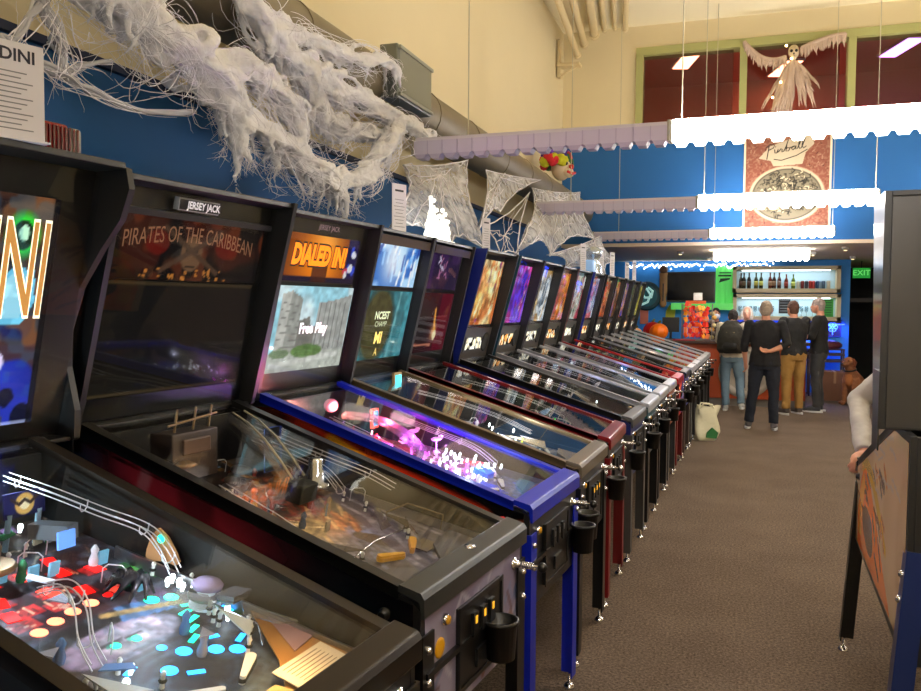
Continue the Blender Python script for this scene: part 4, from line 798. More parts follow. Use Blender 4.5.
XW, YB, YR, ZC = -2.6, 12.6, 16.8, 5.75
struct('floor', MB().bb((-2.8,-3,-.1),(5,21,0)), carpet())
m = MB(); m.bb((XW-.2,-3,0),(XW,YR+.2,2.62),0); m.bb((XW-.2,-3,2.62),(XW,YB,ZC),1); struct('wall_left', m, [BLUEW, CREAM])
m = MB(); m.bb((XW,-3,2.60),(XW+.03,YB,2.635)); struct('trim_1', m, mat('dark_trim', (.07,.14,.30), .6))
struct('ceiling', MB().bb((XW-.2,-3,ZC),(5,YB+.4,ZC+.1)), mat('ceiling_cream', (.95,.90,.76), .85))
# far wall above the bar with three windows
wz0, wz1 = 4.20, 5.32; wx = [(-1.40,-.13),(.06,1.27),(1.47,2.75),(2.95,4.2)]
m = MB(); m.bb((XW,YB,2.55),(5,YB+.25,wz0-.02),0); m.bb((XW,YB,wz0-.02),(wx[0][0]-.10,YB+.25,ZC),1); m.bb((wx[0][0]-.10,YB,wz1),(5,YB+.25,ZC),1); m.bb((4.2,YB,wz0-.02),(5,YB+.25,wz1),1)
struct('wall_back', m, [BLUEW, CREAM])
WING = glass_mat('window_glass', (.75,.70,.70), 1.5)
room = mat('office_wall', (.88,.60,.50), .8); 
for i, (x0, x1) in enumerate(wx):
    m = MB(); f = .10
    m.bb((x0-f,YB-.05,wz1-.01),(x1+f,YB+.22,wz1+f)); m.bb((x0-f,YB-.05,wz0-.05),(x0,YB+.22,wz1)); m.bb((x0-f,YB-.05,wz0-.08),(x1+f,YB+.22,wz0))
    if i == 3: m.bb((x1,YB-.05,wz0-.05),(x1+f,YB+.22,wz1))
    w = struct('window_%d' % (i+1), m, SAGE)
    build('pane', MB().bb((x0,YB+.05,wz0),(x1,YB+.056,wz1)), WING, w)
# dim upstairs room behind the windows
m = MB(); m.bb((XW,YB+.4,2.9),(5,16.5,3.0)).bb((XW,16.4,3.0),(5,16.5,5.9)).bb((XW,YB+.4,5.8),(5,16.5,5.9)).bb((XW-.1,YB+.3,2.9),(XW,16.5,5.9)).bb((5,YB+.3,2.9),(5.1,16.5,5.9)); struct('wall_upstairs', m, room)
# low bar ceiling, bar walls
SOFM = mat('bar_ceiling', (.86,.79,.70), .8, vary=.04)
struct('ceiling_bar', MB().bb((XW,YB,2.50),(5,21,2.55)), SOFM)
struct('wall_bar', MB().bb((XW,YR,0),(1.98,YR+.2,2.5)), mat('bar_blue_wall', (.16,.54,.86), .6))
struct('wall_right', MB().bb((4.8,-3,0),(5,21,ZC)), CREAM)
struct('wall_hall', MB().bb((1.98,20.3,0),(4.8,20.5,2.5)), mat('dark_hall', (.045,.045,.05), .8))
struct('wall_hall_side', MB().bb((1.84,YR+.2,0),(1.98,20.3,2.5)), mat('dark_hall', (.045,.045,.05)))
struct('trim_2', MB().bb((2.0,18.4,1.72),(4.8,18.5,1.80)), mat('hall_rail', (.16,.13,.11), .5))
struct('wall_front', MB().bb((XW,-3.1,0),(5,-3,ZC)), CREAM)

# ------------------------------------------------------------ strip lights
def fixture(x0, x1, y, z, lit, label, group=None, hang=True):
    t = thing('strip_light', label, 'ceiling light', ((x0+x1)/2, y, z), R(-1.2) if y < 6 else 0, group); L = (x1-x0)/2
    m = MB(); m.bb((-L,-.022,.05),(L,.022,.075)); build('housing', m, mat('fixture_white', (.85,.83,.88), .4), t)
    lm = emat((1,.98,.96), 23.) if lit else mat('lilac_diffuser', (.80,.77,.86), .35)
    m = MB(); m.bb((-L+.005,-.045,-.035),(L-.005,.045,.05)); build('diffuser', m, lm, t)
    if lit: m = MB(); m.bb((-L+.01,-.04,.076),(L-.01,.04,.082)); build('added_uplight', m, emat((1,.965,.92), 105.), t)  # glowing panel added on the housing to throw light up at the ceiling
    m = MB(); n = int(2*L/.10)
    for k in range(n):
        x = -L+(k+.5)*2*L/n; m.prism([(x-.04,-.035),(x-.025,-.062),(x+.025,-.062),(x+.04,-.035)], lambda a, b, d: (a, d, b), -.045, .045)
        m.bb((x-.052,-.05,-.035),(x-.047,.05,.05))
    build('louver_fringe', m, lm if lit else mat('lilac_louver', (.72,.68,.80), .4), t)
    for s_ in (-1,1): build('end_cap', MB().bb((s_*(L-.005),-.052,-.04),(s_*(L+.01),.052,.08)), mat('end_cap', (.6,.58,.52), .4), t)
    if hang:
        for s_ in ((-.93,) if lit else (-.55,)) + ((.97,) if lit else ()):
            build('hanging_wire', MB().cyl((s_*L,0,.07),(s_*L,0,ZC-z-.005),.004,n=5), mat('wire_grey', (.75,.72,.62), .5), t)
    return t
zf = 2.6; rows = [(5.0,'nearest'),(8.4,'second'),(12.0,'third')]
for y, nm in rows:
    fixture(-2.0, -.40, y, zf, False, 'unlit lilac strip light on the left half of the %s ceiling light row' % nm)
    fixture(-.385, 1.2, y-.02, zf, True, 'glowing white strip light on the right half of the %s ceiling light row' % nm)
for y in (1.6, -1.8): fixture(-.385, 1.2, y, zf, True, 'unseen glowing strip light added behind the camera', 'unseen strip lights added behind the camera')  # out-of-view fittings added to help light the room
for y in (5.0, 8.4, 12.0): fixture(2.6, 4.2, y, zf, True, 'unseen glowing strip light added beyond the right edge', 'unseen strip lights added beyond the right edge')  # further unseen fittings, added for more room light
fixture(-.38, 1.04, 13.75, 2.385, True, 'bright strip light fixed under the low bar ceiling', hang=False)
def area(x, y, z, sx, sy, e, col=(1,.93,.82), rot=(0,0,0)):
    l = bpy.data.lights.new('tube_light', 'AREA'); l.shape = 'RECTANGLE'; l.size = sx; l.size_y = sy; l.energy = e; l.color = col
    o = bpy.data.objects.new('tube_light', l); COL.objects.link(o); o.location = (x, y, z); o.rotation_euler = rot; return o
# small downlights in the bar ceiling
for x, y in ((-.9,13.9),(1.15,14.6),(-.5,15.6),(1.9,15.9),(1.5,13.4)):
    t = tag(build('ceiling_spot', MB().lathe([(.05,0),(.055,-.02),(.03,-.05),(.028,-.045)], (x,y,2.5), n=14, mi=0).lathe([(.026,-.05),(.02,-.052)], (x,y,2.5), n=12, mi=1), [WHITE, emat((1,.85,.6), 8.)]), 'small round spot lamp in the low bar ceiling', 'spotlight', 'spot lamps in the bar ceiling')
# ------------------------------------------------------------ duct, vent, pipes
m = MB(); c0, c1 = Vector((-2.30,-2.9,3.02)), Vector((-2.30,12.6,3.02)); n = 20; r = .185
for k in range(16):
    a = c0.lerp(c1, k/16); b = c0.lerp(c1, (k+1)/16); m.cyl(a, b, r, n=n, caps=False); m.cyl(b-Vector((0,.012,0)), b+Vector((0,.012,0)), r+.006, n=n, caps=True)
m.cyl(c0, c0+Vector((0,.01,0)), r, n=n)
duct = tag(build('air_duct', m, mat('duct_grey', (.50,.46,.38), .5, .35, vary=.15)), 'long round grey air duct running along the left wall above the machines', 'duct')
t = thing('vent_register', 'grey box air register with louvres on the duct above the cotton web', 'vent', (-2.06,5.1,3.06))
m = MB(); m.bb((-.10,-.30,-.16),(.02,.30,.17)); build('box', m, mat('register_grey', (.46,.48,.46), .4, .5), t, bevel=.006)
m = MB()
for k in range(11): m.box((.028,-.25+k*.05,.01), (.02,.004,.26), Matrix.Rotation(R(35),3,'Z'))
m.bb((.02,-.29,.14),(.04,.29,.16)).bb((.02,-.29,-.15),(.04,.29,-.13)); build('louvres', m, mat('louvre_light', (.62,.63,.58), .4, .4), t)
m = MB(); m.lathe([(.20,.0),(.20,.30)], (-2.42,10.9,3.0), axis=(1,0,-.35), n=18)
PIPE = mat('cream_pipe', (.86,.78,.60), .6)
for k, (x0, z0, x1, y1, z1, r_) in enumerate([(-2.1,5.62,-1.5,7.2,5.62,.06),(-2.25,5.5,-1.75,7.2,5.45,.05),(-2.35,5.35,-1.9,7.2,5.25,.045),(-1.95,5.68,-1.3,7.0,5.68,.035),(-1.8,5.69,-1.15,7.0,5.69,.03),(-1.65,5.66,-.95,7.4,5.68,.04)]):
    o = MB().cyl((x0,12.4,z0),(x1,y1,z1),r_,n=12); o.cyl((x0,12.4,z0),(x0,12.32,z0),r_*1.25,n=12)
    tag(build('ceiling_pipe', o, PIPE), 'cream painted pipe in the bundle running under the ceiling near the far corner', 'pipe', 'cream pipes under the ceiling')
t = tag(build('pipe_bracket', MB().bb((-2.58,12.0,5.10),(-2.25,12.2,5.14)).bb((-2.58,12.05,4.95),(-2.54,12.15,5.5)).tube([(-2.54,12.1,4.98),(-2.3,12.1,5.1)],.015,6), PIPE), 'cream wall bracket holding the pipe bundle in the far corner', 'bracket')
t = tag(build('sprinkler_head', MB().cyl((.82,11.8,ZC),(.82,11.8,ZC-.09),.012).lathe([(.03,-.13),(.035,-.125),(.01,-.09)], (.82,11.8,ZC), n=12), mat('old_brass', (.35,.28,.2), .4, .6)), 'small dark sprinkler head hanging from the cream ceiling', 'sprinkler')
# ------------------------------------------------------------ poster with ink drawing
pw_, ph_ = 1.16, 1.45
pp = Paint(pw_, ph_, 150, 190, (.50,.28,.22), 80); pp.strokes(420, [(.60,.42,.34),(.40,.18,.14),(.68,.55,.46),(.32,.14,.11)], .04, .006); pp.mottle(60, (.62,.48,.38), .5, .6)
for e_ in ((0,0,.03,ph_),(pw_-.03,0,pw_,ph_),(0,0,pw_,.03),(0,ph_-.03,pw_,ph_)): pp.rect(*e_, (.90,.83,.72))
pp.ell(.58, .60, .50, .40, (.74,.68,.58), 1, soft=.05); pp.ell(.58, .60, .455, .36, (.10,.09,.07), 1, soft=.05); pp.ell(.58, .60, .445, .35, (.46,.43,.36), 1, soft=.05)
q = random.Random(5)
for k in range(260):
    t_ = q.uniform(0, 6.28); rr_ = math.sqrt(q.random())*.9; x = .58+.43*rr_*math.cos(t_); y = .60+.34*rr_*math.sin(t_); a = q.uniform(0,3.14); l = q.uniform(.02,.06)
    pp.line([(x,y),(x+l*math.cos(a),y+l*math.sin(a)),(x+l*math.cos(a+.8)*1.4,y+l*math.sin(a+.8)*1.4)], .006, q.choice([(.10,.09,.07),(.10,.09,.07),(.30,.27,.20),(.80,.74,.62)]))
pp.ell(.60,.60,.05,.045,(.15,.12,.1)); pp.ell(.42,.42,.07,.04,(.9,.82,.68),1,ring=.3); pp.ell(.72,.42,.07,.04,(.15,.12,.1),1,ring=.3)
pp.poly([(.20,1.12),(.34,1.28),(.50,1.34),(.70,1.40),(.88,1.42),(.93,1.30),(.82,1.18),(.78,1.02),(.40,1.0),(.36,1.08)], (.76,.70,.60)); 
pfn = lambda u, v, d: Vector((.045+u, YB-.012+d, 2.60+v))
m = pp.mesh('poster', pfn, art_mat('print_matte', 0, .5), .008)
po = thing('poster', 'tall printed poster with script title over an oval ink drawing on red', 'poster', (.62,YB-.01,2.6)); o = link('sheet', m, po); o.matrix_parent_inverse = Matrix.Translation(-po.location)
m = MB(); LT = [[(.10,.62),(.02,-.30)],[(-.02,.52),(.12,.70),(.30,.62),(.26,.42),(.08,.32)],[(.30,.30),(.32,.05),(.38,.02),(.44,.28),(.42,.03),(.46,.10),(.54,.28),(.58,.20),(.57,.02),(.64,.06),(.72,.35),(.80,.80),(.74,.40),(.72,.03),(.82,.02),(.86,.18),(.78,.26),(.74,.20)],
    [(.84,.22),(.92,.24),(1.06,.28),(.98,.28),(.92,.14),(.98,.02),(1.06,.16),(1.08,.28),(1.08,.04),(1.14,.08),(1.24,.50),(1.26,.84),(1.20,.70),(1.18,.20),(1.22,.02),(1.28,.08),(1.38,.50),(1.42,.88),(1.34,.72),(1.30,.20),(1.36,.02),(1.46,.14)],[(.33,.44),(.35,.50)]]
for st in LT: m.tube([pfn(.30+x*.36, 1.16+y*.20+x*.055, -.003) for x, y in st], .0065, 5)
m.tube([pfn(.40,1.10,-.002), pfn(.50,1.08,-.002), pfn(.70,1.14,-.002), pfn(.84,1.22,-.002)], .006, 5)
o = build('script_lettering', m, mat('ink_black', (.08,.07,.06), .6), po); o.matrix_parent_inverse = Matrix.Translation(-po.location)
# ------------------------------------------------------------ ghost figure at the middle window
GAUZE = mat('gauze', (.80,.70,.62), .9, alpha=.92)
t = thing('hanging_ghost', 'ragged pale ghost with skull and spread wings hanging in the middle window', 'halloween decoration', (.66,YB-.22,5.12)); q = random.Random(9)
m = MB(); m.ball((0,0,.0), (.075,.08,.10), 14).ball((0,-.03,-.075), (.045,.045,.045), 10); sk = build('skull', m, mat('bone', (.78,.70,.58), .6), t)
m = MB()
for s_ in (-1,1): m.ball((s_*.03,-.068,.0), .022, 8)
m.ball((0,-.078,-.04), .012, 6); build('eye_sockets', m, BLKM, sk)
for s_ in (-1,1):
    m = MB(); top = []
    for k in range(25): u = k/24; top.append(((.10+u*.55)*s_, (.02-.28*math.sin(u*2.2)+.30*u) if s_ < 0 else (.0+.14*math.sin(u*1.6)), u))
    if s_ < 0: top = [(x, -.10-.06*math.sin(u*3.1)+.26*u*u, u) for x, z, u in top]
    for (x, z, u) in top:
        l = .05+.10*q.random(); m.tube([(x, 0, z+.05), (x+q.uniform(-.01,.01), q.uniform(-.02,.02), z-.02), (x+q.uniform(-.02,.02), q.uniform(-.03,.03), z-l)], [.022,.020,.003], 5)
    m.tube([(x, 0, z+.045) for x, z, u in top], .028, 6); build('wing', m, GAUZE, t)
m = MB()
for k in range(70):
    x = q.gauss(0,.10); l = q.uniform(.35,.95) if x < .05 else q.uniform(.3,.62); z0 = -.10-abs(x)*.5; pts = [(x*.5, q.uniform(-.03,.03), z0)]
    for j in range(1,6): pts.append((x*(.5+.22*j)+q.uniform(-.015,.015)-.05*j*(1 if x < .05 else 0)*.3, q.uniform(-.05,.05), z0-l*j/5))
    m.tube(pts, [.02,.026,.026,.022,.014,.003], 5)
build('robe', m, GAUZE, t)
for x, z in ((-.16,-.42),(-.26,-.62),(-.10,.07),(-.03,-.11)): build('glint_light', MB().ball((x,-.09,z), .018, 8), emat((1,.9,.6), 10.), t)
for x, c_, y in ((-.9,(1,.66,.5),14.6),(.7,(1,.66,.5),15.6),(2.4,(.72,.5,1),14.9)):  # added panels: stand in for reflections in the panes and light the upstairs room
    t = thing('added_glow_panel', 'glowing panel added behind the upper windows in place of pale reflections', 'ceiling light', (x,y,5.78), .3, 'added glow panels upstairs'); build('frame', MB().bb((-.16,-.5,-.02),(.16,.5,.015)), WHITE, t); build('diffuser', MB().bb((-.13,-.47,-.03),(.13,.47,-.02)), emat(c_, 11.), t)
# ------------------------------------------------------------ bar
CW = mat('counter_orange', (.72,.30,.13), .5, vary=.1, vscale=3); YC = 14.0
t = thing('bar_counter', 'orange fronted bar counter with dark worktop and white circle emblem', 'counter', (-.7,YC,0))
m = MB(); m.bb((-1.6,0,.12),(1.75,.55,1.0)); build('front', m, CW, t); m = MB(); m.bb((-1.6,.04,0),(1.75,.5,.12)); build('plinth', m, mat('plinth_grey', (.50,.48,.46), .5), t)
m = MB(); m.bb((-1.65,-.10,1.0),(1.8,.65,1.05)); build('worktop', m, mat('worktop_brown', (.28,.17,.13), .35), t, bevel=.008)
m = MB(); m.lathe([(.42,0),(.42,.012),(.30,.012),(.30,0)], (.85,-.001,.55), axis=(0,-1,0), n=40); m.lathe([(.30,.0),(.30,.004)], (.85,-.001,.55), axis=(0,-1,0), n=40, mi=0); m.box((.80,-.02,.55), (.10,.012,.5), None, 1); build('emblem', m, [mat('emblem_white', (.78,.75,.70), .5), mat('emblem_grey', (.4,.4,.42), .5)], t)
t = thing('back_counter', 'dark cabinet row under the shelves behind the bar', 'counter', (.0,YR-.3,0)); m = MB(); m.bb((-1.9,-.25,0),(1.2,.28,.92)); build('body', m, mat('dark_cab', (.13,.12,.13), .5), t); m = MB(); m.bb((-1.95,-.28,.92),(1.25,.29,.96)); build('worktop', m, mat('worktop_dark', (.2,.19,.19), .4), t)
BK = lambda px, py, y=YR-.06: at(px, py, y=y)
# television
a, b = BK(667,272), BK(715,302); t = thing('television', 'large black flat television on the blue wall behind the bar', 'television', ((a.x+b.x)/2, YR-.07, b.z)); w, h = (b.x-a.x)/2, a.z-b.z
m = MB(); m.bb((-w,-.03,0),(w,.05,h)); build('bezel', m, BLKM, t, bevel=.006); m = MB(); m.bb((-w+.02,-.033,.03),(w-.02,-.03,h-.02)); build('screen', m, mat('tv_screen', (.02,.03,.05), .1), t)
# shelf cabinets
LEDW = emat((.80,.92,1), 1.15)
def shelf(p0, p1, label, bottles):
    a, b = BK(*p0), BK(*p1); w, h = b.x-a.x, a.z-b.z; t = thing('wall_shelf', label, 'shelf', (a.x, YR-.01, b.z)); F = mat('shelf_cream', (.80,.74,.60), .5)
    m = MB(); f = .07
    m.bb((0,-.30,0),(w,0,f*1.1)).bb((0,-.30,h-f),(w,0,h)).bb((0,-.30,0),(f,0,h)).bb((w-f,-.30,0),(w,0,h)); build('frame', m, F, t, bevel=.004)
    build('back_panel', MB().bb((f,-.03,f),(w-f,-.01,h-f)), mat('pale_shelf_back', (.72,.84,.90), .4), t)
    build('light_strip', MB().bb((f+.1,-.20,h-f-.018),(w-f-.1,-.17,h-f-.002)), emat((.9,.97,1), 6.), t)
    area((a.x+b.x)/2, YR-.2, a.z-f-.03, w-.3, .05, 3.2, (.85,.95,1))
    return a, b
a, b = shelf((733,267),(839,293), 'upper lit wall shelf holding the bottles and cans', None)
zs = b.z+.078; q = random.Random(2)
def bottle(x, y, z, col, h=.27, lab=None, label=None):
    t = thing('bottle', label, 'bottle', (x, y, z), 0, 'drinks on the upper bar shelf')
    build('glass_body', MB().lathe([(.033,0),(.036,.01),(.036,h*.55),(.026,h*.68),(.013,h*.76),(.013,h*.97),(.016,h*.97),(.016,h)], n=14), mat('bg%d_%d' % (int(col[0]*100), int(col[1]*100)), col, .1, coat=.5), t)
    build('paper_label', MB().lathe([(.0365,h*.2),(.0368,h*.2),(.0368,h*.48),(.0365,h*.48)], n=14), mat('bl%d_%d' % (int((lab or col)[0]*100), int((lab or col)[1]*100)), lab or (.7,.65,.5), .6), t)
    return t
for px, col, lb, nm in ((741,(.10,.08,.05),(.3,.2,.15),'leftmost dark bottle of the upper shelf, in the left trio'),(744,(.08,.06,.05),(.35,.3,.2),'middle dark bottle of the left trio on the upper shelf'),(749,(.09,.05,.04),(.25,.15,.1),'right dark bottle of the left trio on the upper shelf'),
        (756,(.15,.17,.05),(.70,.68,.30),'olive bottle with yellow label, left of the pair on the upper shelf'),(761,(.14,.18,.06),(.72,.72,.35),'olive bottle with yellow label, right of the pair on the upper shelf'),
        (770,(.30,.10,.05),(.55,.45,.35),'amber bottle left of the three slim ones on the upper shelf'),(774,(.15,.05,.04),(.5,.4,.3),'dark red bottle in the middle of three slim ones on the upper shelf'),(779,(.25,.09,.05),(.45,.35,.3),'amber bottle right of the three slim ones on the upper shelf'),
        (786,(.35,.12,.06),(.55,.2,.15),'reddish bottle standing alone right of centre on the upper shelf'),(793,(.30,.38,.10),(.75,.80,.40),'green bottle with pale label beside the cans on the upper shelf')):
    bottle(BK(px,280).x, YR-.16, zs, col, .30 if px < 785 else .27, lb, nm)
for px, col, nm in ((798,(.75,.75,.72),'white'),(802,(.45,.15,.15),'dark red'),(806,(.25,.25,.30),'charcoal'),(810,(.60,.15,.12),'bright red'),(813,(.65,.2,.2),'pinkish red'),(817,(.20,.30,.45),'navy blue'),(820,(.45,.55,.65),'pale blue'),(823,(.25,.35,.45),'steel blue'),(828,(.75,.72,.65),'cream')):
    t = thing('drink_can', '%s drink can in the row on the right of the upper shelf' % nm, 'can', (BK(px,280).x, YR-.16, zs), 0, 'cans on the upper bar shelf')
    build('can_body', MB().lathe([(.026,0),(.033,.008),(.033,.13),(.027,.145),(.024,.142)], n=14), mat('can%d' % px, col, .3, .4), t); build('pull_tab', MB().bb((-.01,-.006,.142),(.01,.006,.146)), CHROME, t)
a, b = shelf((733,294),(839,321), 'lower lit wall shelf with glasses and menu boards', None)
zs = b.z+.078
def board(p0, p1, y, label, col, txt, tcol, cat='sign', name='menu_board', e=0.):
    a, b = at(*p0, y=y), at(*p1, y=y); w, h = b.x-a.x, a.z-b.z; t = thing(name, label, cat, (a.x+w/2, y, b.z))
    build('board', MB().bb((-w/2,-.008,0),(w/2,.008,h)), mat('brd%d_%d_%d' % tuple(int(c*99) for c in col), col, .5, emit=e), t, bevel=.002)
    for k, (s_, sz, zz) in enumerate(txt):
        m = MB(); m.text(s_, sz, lambda a, b, d: (a, -.009-d, h*zz+b), .001); build('lettering', m, mat('ltr%d_%d' % (int(tcol[0]*99), int(tcol[1]*99)), tcol, .5), t)
    return t
t = board((779,299),(790,313.5), YR-.26, 'black chalk menu board in the lower bar shelf', (.07,.12,.16), [], (.8,.8,.8))
for k in range(5): build('chalk_line', MB().bb((-.08,-.011,.04+k*.05),(.08,-.008,.052+k*.05)), mat('chalk', (.55,.62,.66), .7), t)
t = board((820,299),(833,318), YR-.28, 'green menu sheet at the right end of the lower shelf', (.12,.55,.16), [], (.1,.1,.1), e=.12)
for k in range(7): build('printed_line', MB().bb((-.085,-.011,.05+k*.045),(.085,-.008,.060+k*.045)), mat('ink_dark', (.04,.12,.05), .7), t)
for k, px in enumerate((740,745,750,755,760,766,772,796,801,806,812)):
    t = thing('drinking_glass', 'clear stemmed glass standing in the lower lit shelf', 'glass', (BK(px,310).x, YR-.16, zs), 0, 'glasses in the lower shelf')
    build('bowl', MB().lathe([(.004,.07),(.030,.10),(.036,.15),(.031,.19),(.029,.19),(.033,.15),(.02,.10)], n=14), glass_mat('shelf_glass', (.8,.85,.88), 1.5, .15, .05, (.6,.7,.75)), t); build('stem', MB().lathe([(.03,0),(.03,.004),(.005,.01),(.004,.07)], n=12), glass_mat('shelf_glass'), t)
# green banner, round sign, wooden paddle, exit sign, neon
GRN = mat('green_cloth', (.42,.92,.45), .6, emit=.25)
a, b = BK(716,266), BK(733,310); t = thing('green_banner', 'bright green hanging banner with dark print right of the television', 'banner', ((a.x+b.x)/2, YR-.05, b.z)); w, h = (b.x-a.x)/2, a.z-b.z
m = MB(); n = 10; vs = []
for j in (0,1):
    for k in range(n+1): x = -w+2*w*k/n; vs.append((x, .012*math.sin(k*1.7), h*j))
m.add(vs+[(x, y+.004, z) for x, y, z in vs], [(k, k+1, n+2+k, n+1+k) for k in range(n)]+[(2*n+2+k+1, 2*n+2+k, 3*n+3+k, 3*n+4+k) for k in range(n)]); build('cloth', m, GRN, t)
m = MB(); m.prism([(-.11,.0),(.09,.06),(.10,.09),(-.08,.08),(-.09,.04)], lambda a, b, d: (a, -d, h*.62+b), .013, .016).bb((-.12,-.016,h*.62+.12),(.12,-.013,h*.62+.15)).bb((-.10,-.016,h*.62+.18),(.12,-.013,h*.62+.20)); build('print', m, mat('dark_green_print', (.03,.22,.12), .6), t)
a, b = BK(672,303), BK(733,310); t = tag(build('green_shelf_cloth', MB().bb((a.x,YR-.32,b.z),(b.x,YR-.02,a.z)), GRN), 'low bright green strip running under the television', 'shelf')
c = BK(646.5,296); t = thing('round_sign', 'round dark teal sign with pale curled emblem on the blue wall', 'sign', (c.x, YR-.04, c.z))
m = MB(); m.lathe([(.29,0),(.29,.03),(.26,.04)], axis=(0,-1,0), n=36, mi=0).lathe([(.21,.04),(.20,.042)], axis=(0,-1,0), n=30, mi=1); build('disc', m, [mat('teal_ring', (.02,.22,.26), .4), mat('teal_mid', (.05,.38,.42), .4)], t)
m = MB(); m.tube([(x*1.35, -.05, z*1.2) for x, z in ((.02,.14),(.09,.08),(.07,-.02),(-.02,-.03),(-.07,.06),(.0,.12),(.06,.02),(.02,-.10),(-.08,-.15))], .026, 6); build('emblem', m, mat('mint_white', (.75,.95,.92), .4, emit=.3), t)
c = BK(663.5,286); t = thing('wooden_paddle', 'tall tan wooden paddle hanging left of the television', 'paddle', (c.x, YR-.10, c.z))
m = MB(); m.lathe([(.03,-.42),(.07,-.36),(.05,-.25),(.075,-.1),(.075,.2),(.085,.26)], n=14, sy=.35); build('blade', m, mat('tan_wood', (.62,.45,.25), .5, vary=.3, vscale=12), t); m = MB(); m.ball((0,0,.32), (.085,.05,.09), 14); build('head', m, mat('brown_wood', (.35,.22,.12), .5), t)
m = MB(); m.bb((-.012,-.03,-.3),(.012,-.027,.05)); build('slot', m, BLKM, t)
a, b = at(853,268,y=17.5), at(870,278,y=17.5); w, h = b.x-a.x, a.z-b.z; t = thing('exit_sign', 'green exit sign hanging in the dark passage on the right', 'sign', ((a.x+b.x)/2, 17.5, b.z))
build('panel', MB().bb((-w/2,-.02,0),(w/2,.02,h)), mat('exit_green', (.10,.60,.20), .5, emit=.7), t); m = MB(); m.text('EXIT', .15, lambda a, b, d: (a, -.021-d, h/2+b), .001, squeeze=1.); build('lettering', m, mat('exit_letters', (.5,.95,.5), .5, emit=.6), t); build('hanging_rod', MB().cyl((0,0,h),(0,0,2.5-b.z),.01), BLKM, t)
a, b = BK(824,320,YR-.05), BK(841,337,YR-.05); w, h = b.x-a.x, a.z-b.z; t = thing('neon_sign', 'blue neon flower sign on a dark panel at the right end of the bar', 'neon sign', ((a.x+b.x)/2, YR-.04, b.z))
build('panel', MB().bb((-w/2,-.01,0),(w/2,.02,h)), mat('navy_panel', (.03,.04,.25), .4), t); NB_ = emat((.25,.45,1), 4.)
m = MB(); cz = h*.58
for k in range(6): a_ = k*math.pi/3; m.tube([(.05*math.cos(a_)+.035*math.cos(j*.785), -.03, cz+.05*math.sin(a_)+.035*math.sin(j*.785)) for j in range(8)], .006, 5, closed=True)
m.tube([(0,-.03,cz-.08),(0,-.03,h*.12)], .006, 5); build('neon_tube', m, NB_, t)
m = MB(); m.bb((-w/2,-.02,0),(w/2,-.01,.015)).bb((-w/2,-.02,h-.015),(w/2,-.01,h)).bb((-w/2,-.02,0),(-w/2+.015,-.01,h)).bb((w/2-.015,-.02,0),(w/2,-.01,h)); build('frame', m, mat('blue_frame', (.05,.08,.45), .4, emit=.3), t)
led = tag(build('led_strip', MB().bb((-.1,YR-.06,1.28),(1.9,YR-.04,1.30)), emat((.15,.25,1), 10.)), 'blue glowing light strip under the lower bar shelf', 'led strip')
area(.9, YR-.12, 1.30, 1.9, .06, 70, (.06,.12,1)); 
# icicle string lights
t = thing('string_lights', 'row of white icicle string lights along the top of the bar wall', 'string lights', (-.6,YR-.10,2.44)); q = random.Random(12)
m = MB(); m.tube([(-1.45+k*.1, 0, .015*math.sin(k)) for k in range(28)], .004, 4); build('cable', m, WHITE, t); bm_ = MB().ball((0,0,0), .014, 6).mesh('bulb', emat((.95,.97,1), 9.))
for k in range(95): link('bulb', bm_, t, loc=(-1.45+k*.0285, q.uniform(-.02,.02), -abs(q.gauss(0,.055))))
# items on and by the counter
ZT = 1.05
def pumpkin(p, y, r, col, label, z=None):
    c = at(*p, y=y); z = ZT if z is None else z; t = thing('pumpkin', label, 'pumpkin', (c.x, y, z)); m = MB(); n = 40; vs = []; M = 14
    for i in range(M+1):
        ph = math.pi*i/M
        for k in range(n): th = 2*math.pi*k/n; rr_ = r*(1-.07*abs(math.cos(th*5)))*math.sin(ph); vs.append((rr_*math.cos(th), rr_*math.sin(th), r*.85*(1-math.cos(ph))-.04*r*math.sin(ph)))
    m.add(vs, [(i*n+k, i*n+(k+1) % n, (i+1)*n+(k+1) % n, (i+1)*n+k) for i in range(M) for k in range(n)], 0, True); build('fruit', m, mat('pk%d' % int(col[1]*100), col, .4, emit=.06), t); build('stem', MB().tube([(0,0,r*1.65),(.01,0,r*1.85),(.03,0,r*1.95)], [.03,.02,.018], 7), mat('stem_green', (.35,.38,.15), .7), t)
pumpkin((659,324), YC+.12, .16, (.95,.45,.05), 'round orange pumpkin at the left end of the counter', 1.05)
pumpkin((653,322), YC+.46, .17, (.75,.10,.05), 'red orange pumpkin just behind the round orange one', 1.05)
pumpkin((636,331), YC+.30, .11, (.95,.70,.45), 'small peach pumpkin at the far left of the counter', 1.05)
c = at(697,320,y=YC+.15); t = thing('snack_rack', 'wire rack crammed with red and orange candy bags on the counter', 'snack rack', (c.x, YC+.2, ZT)); q = random.Random(4)
m = MB()
for z in (.02,.18,.34,.50):
    for s_ in (-.15,.15): m.tube([(-.24,s_,z),(.24,s_,z)], .005, 4)
for sx in (-.24,.24):
    for s_ in (-.15,.15): m.tube([(sx,s_,0),(sx,s_,.6)], .007, 5)
build('wire_frame', m, STEEL, t)
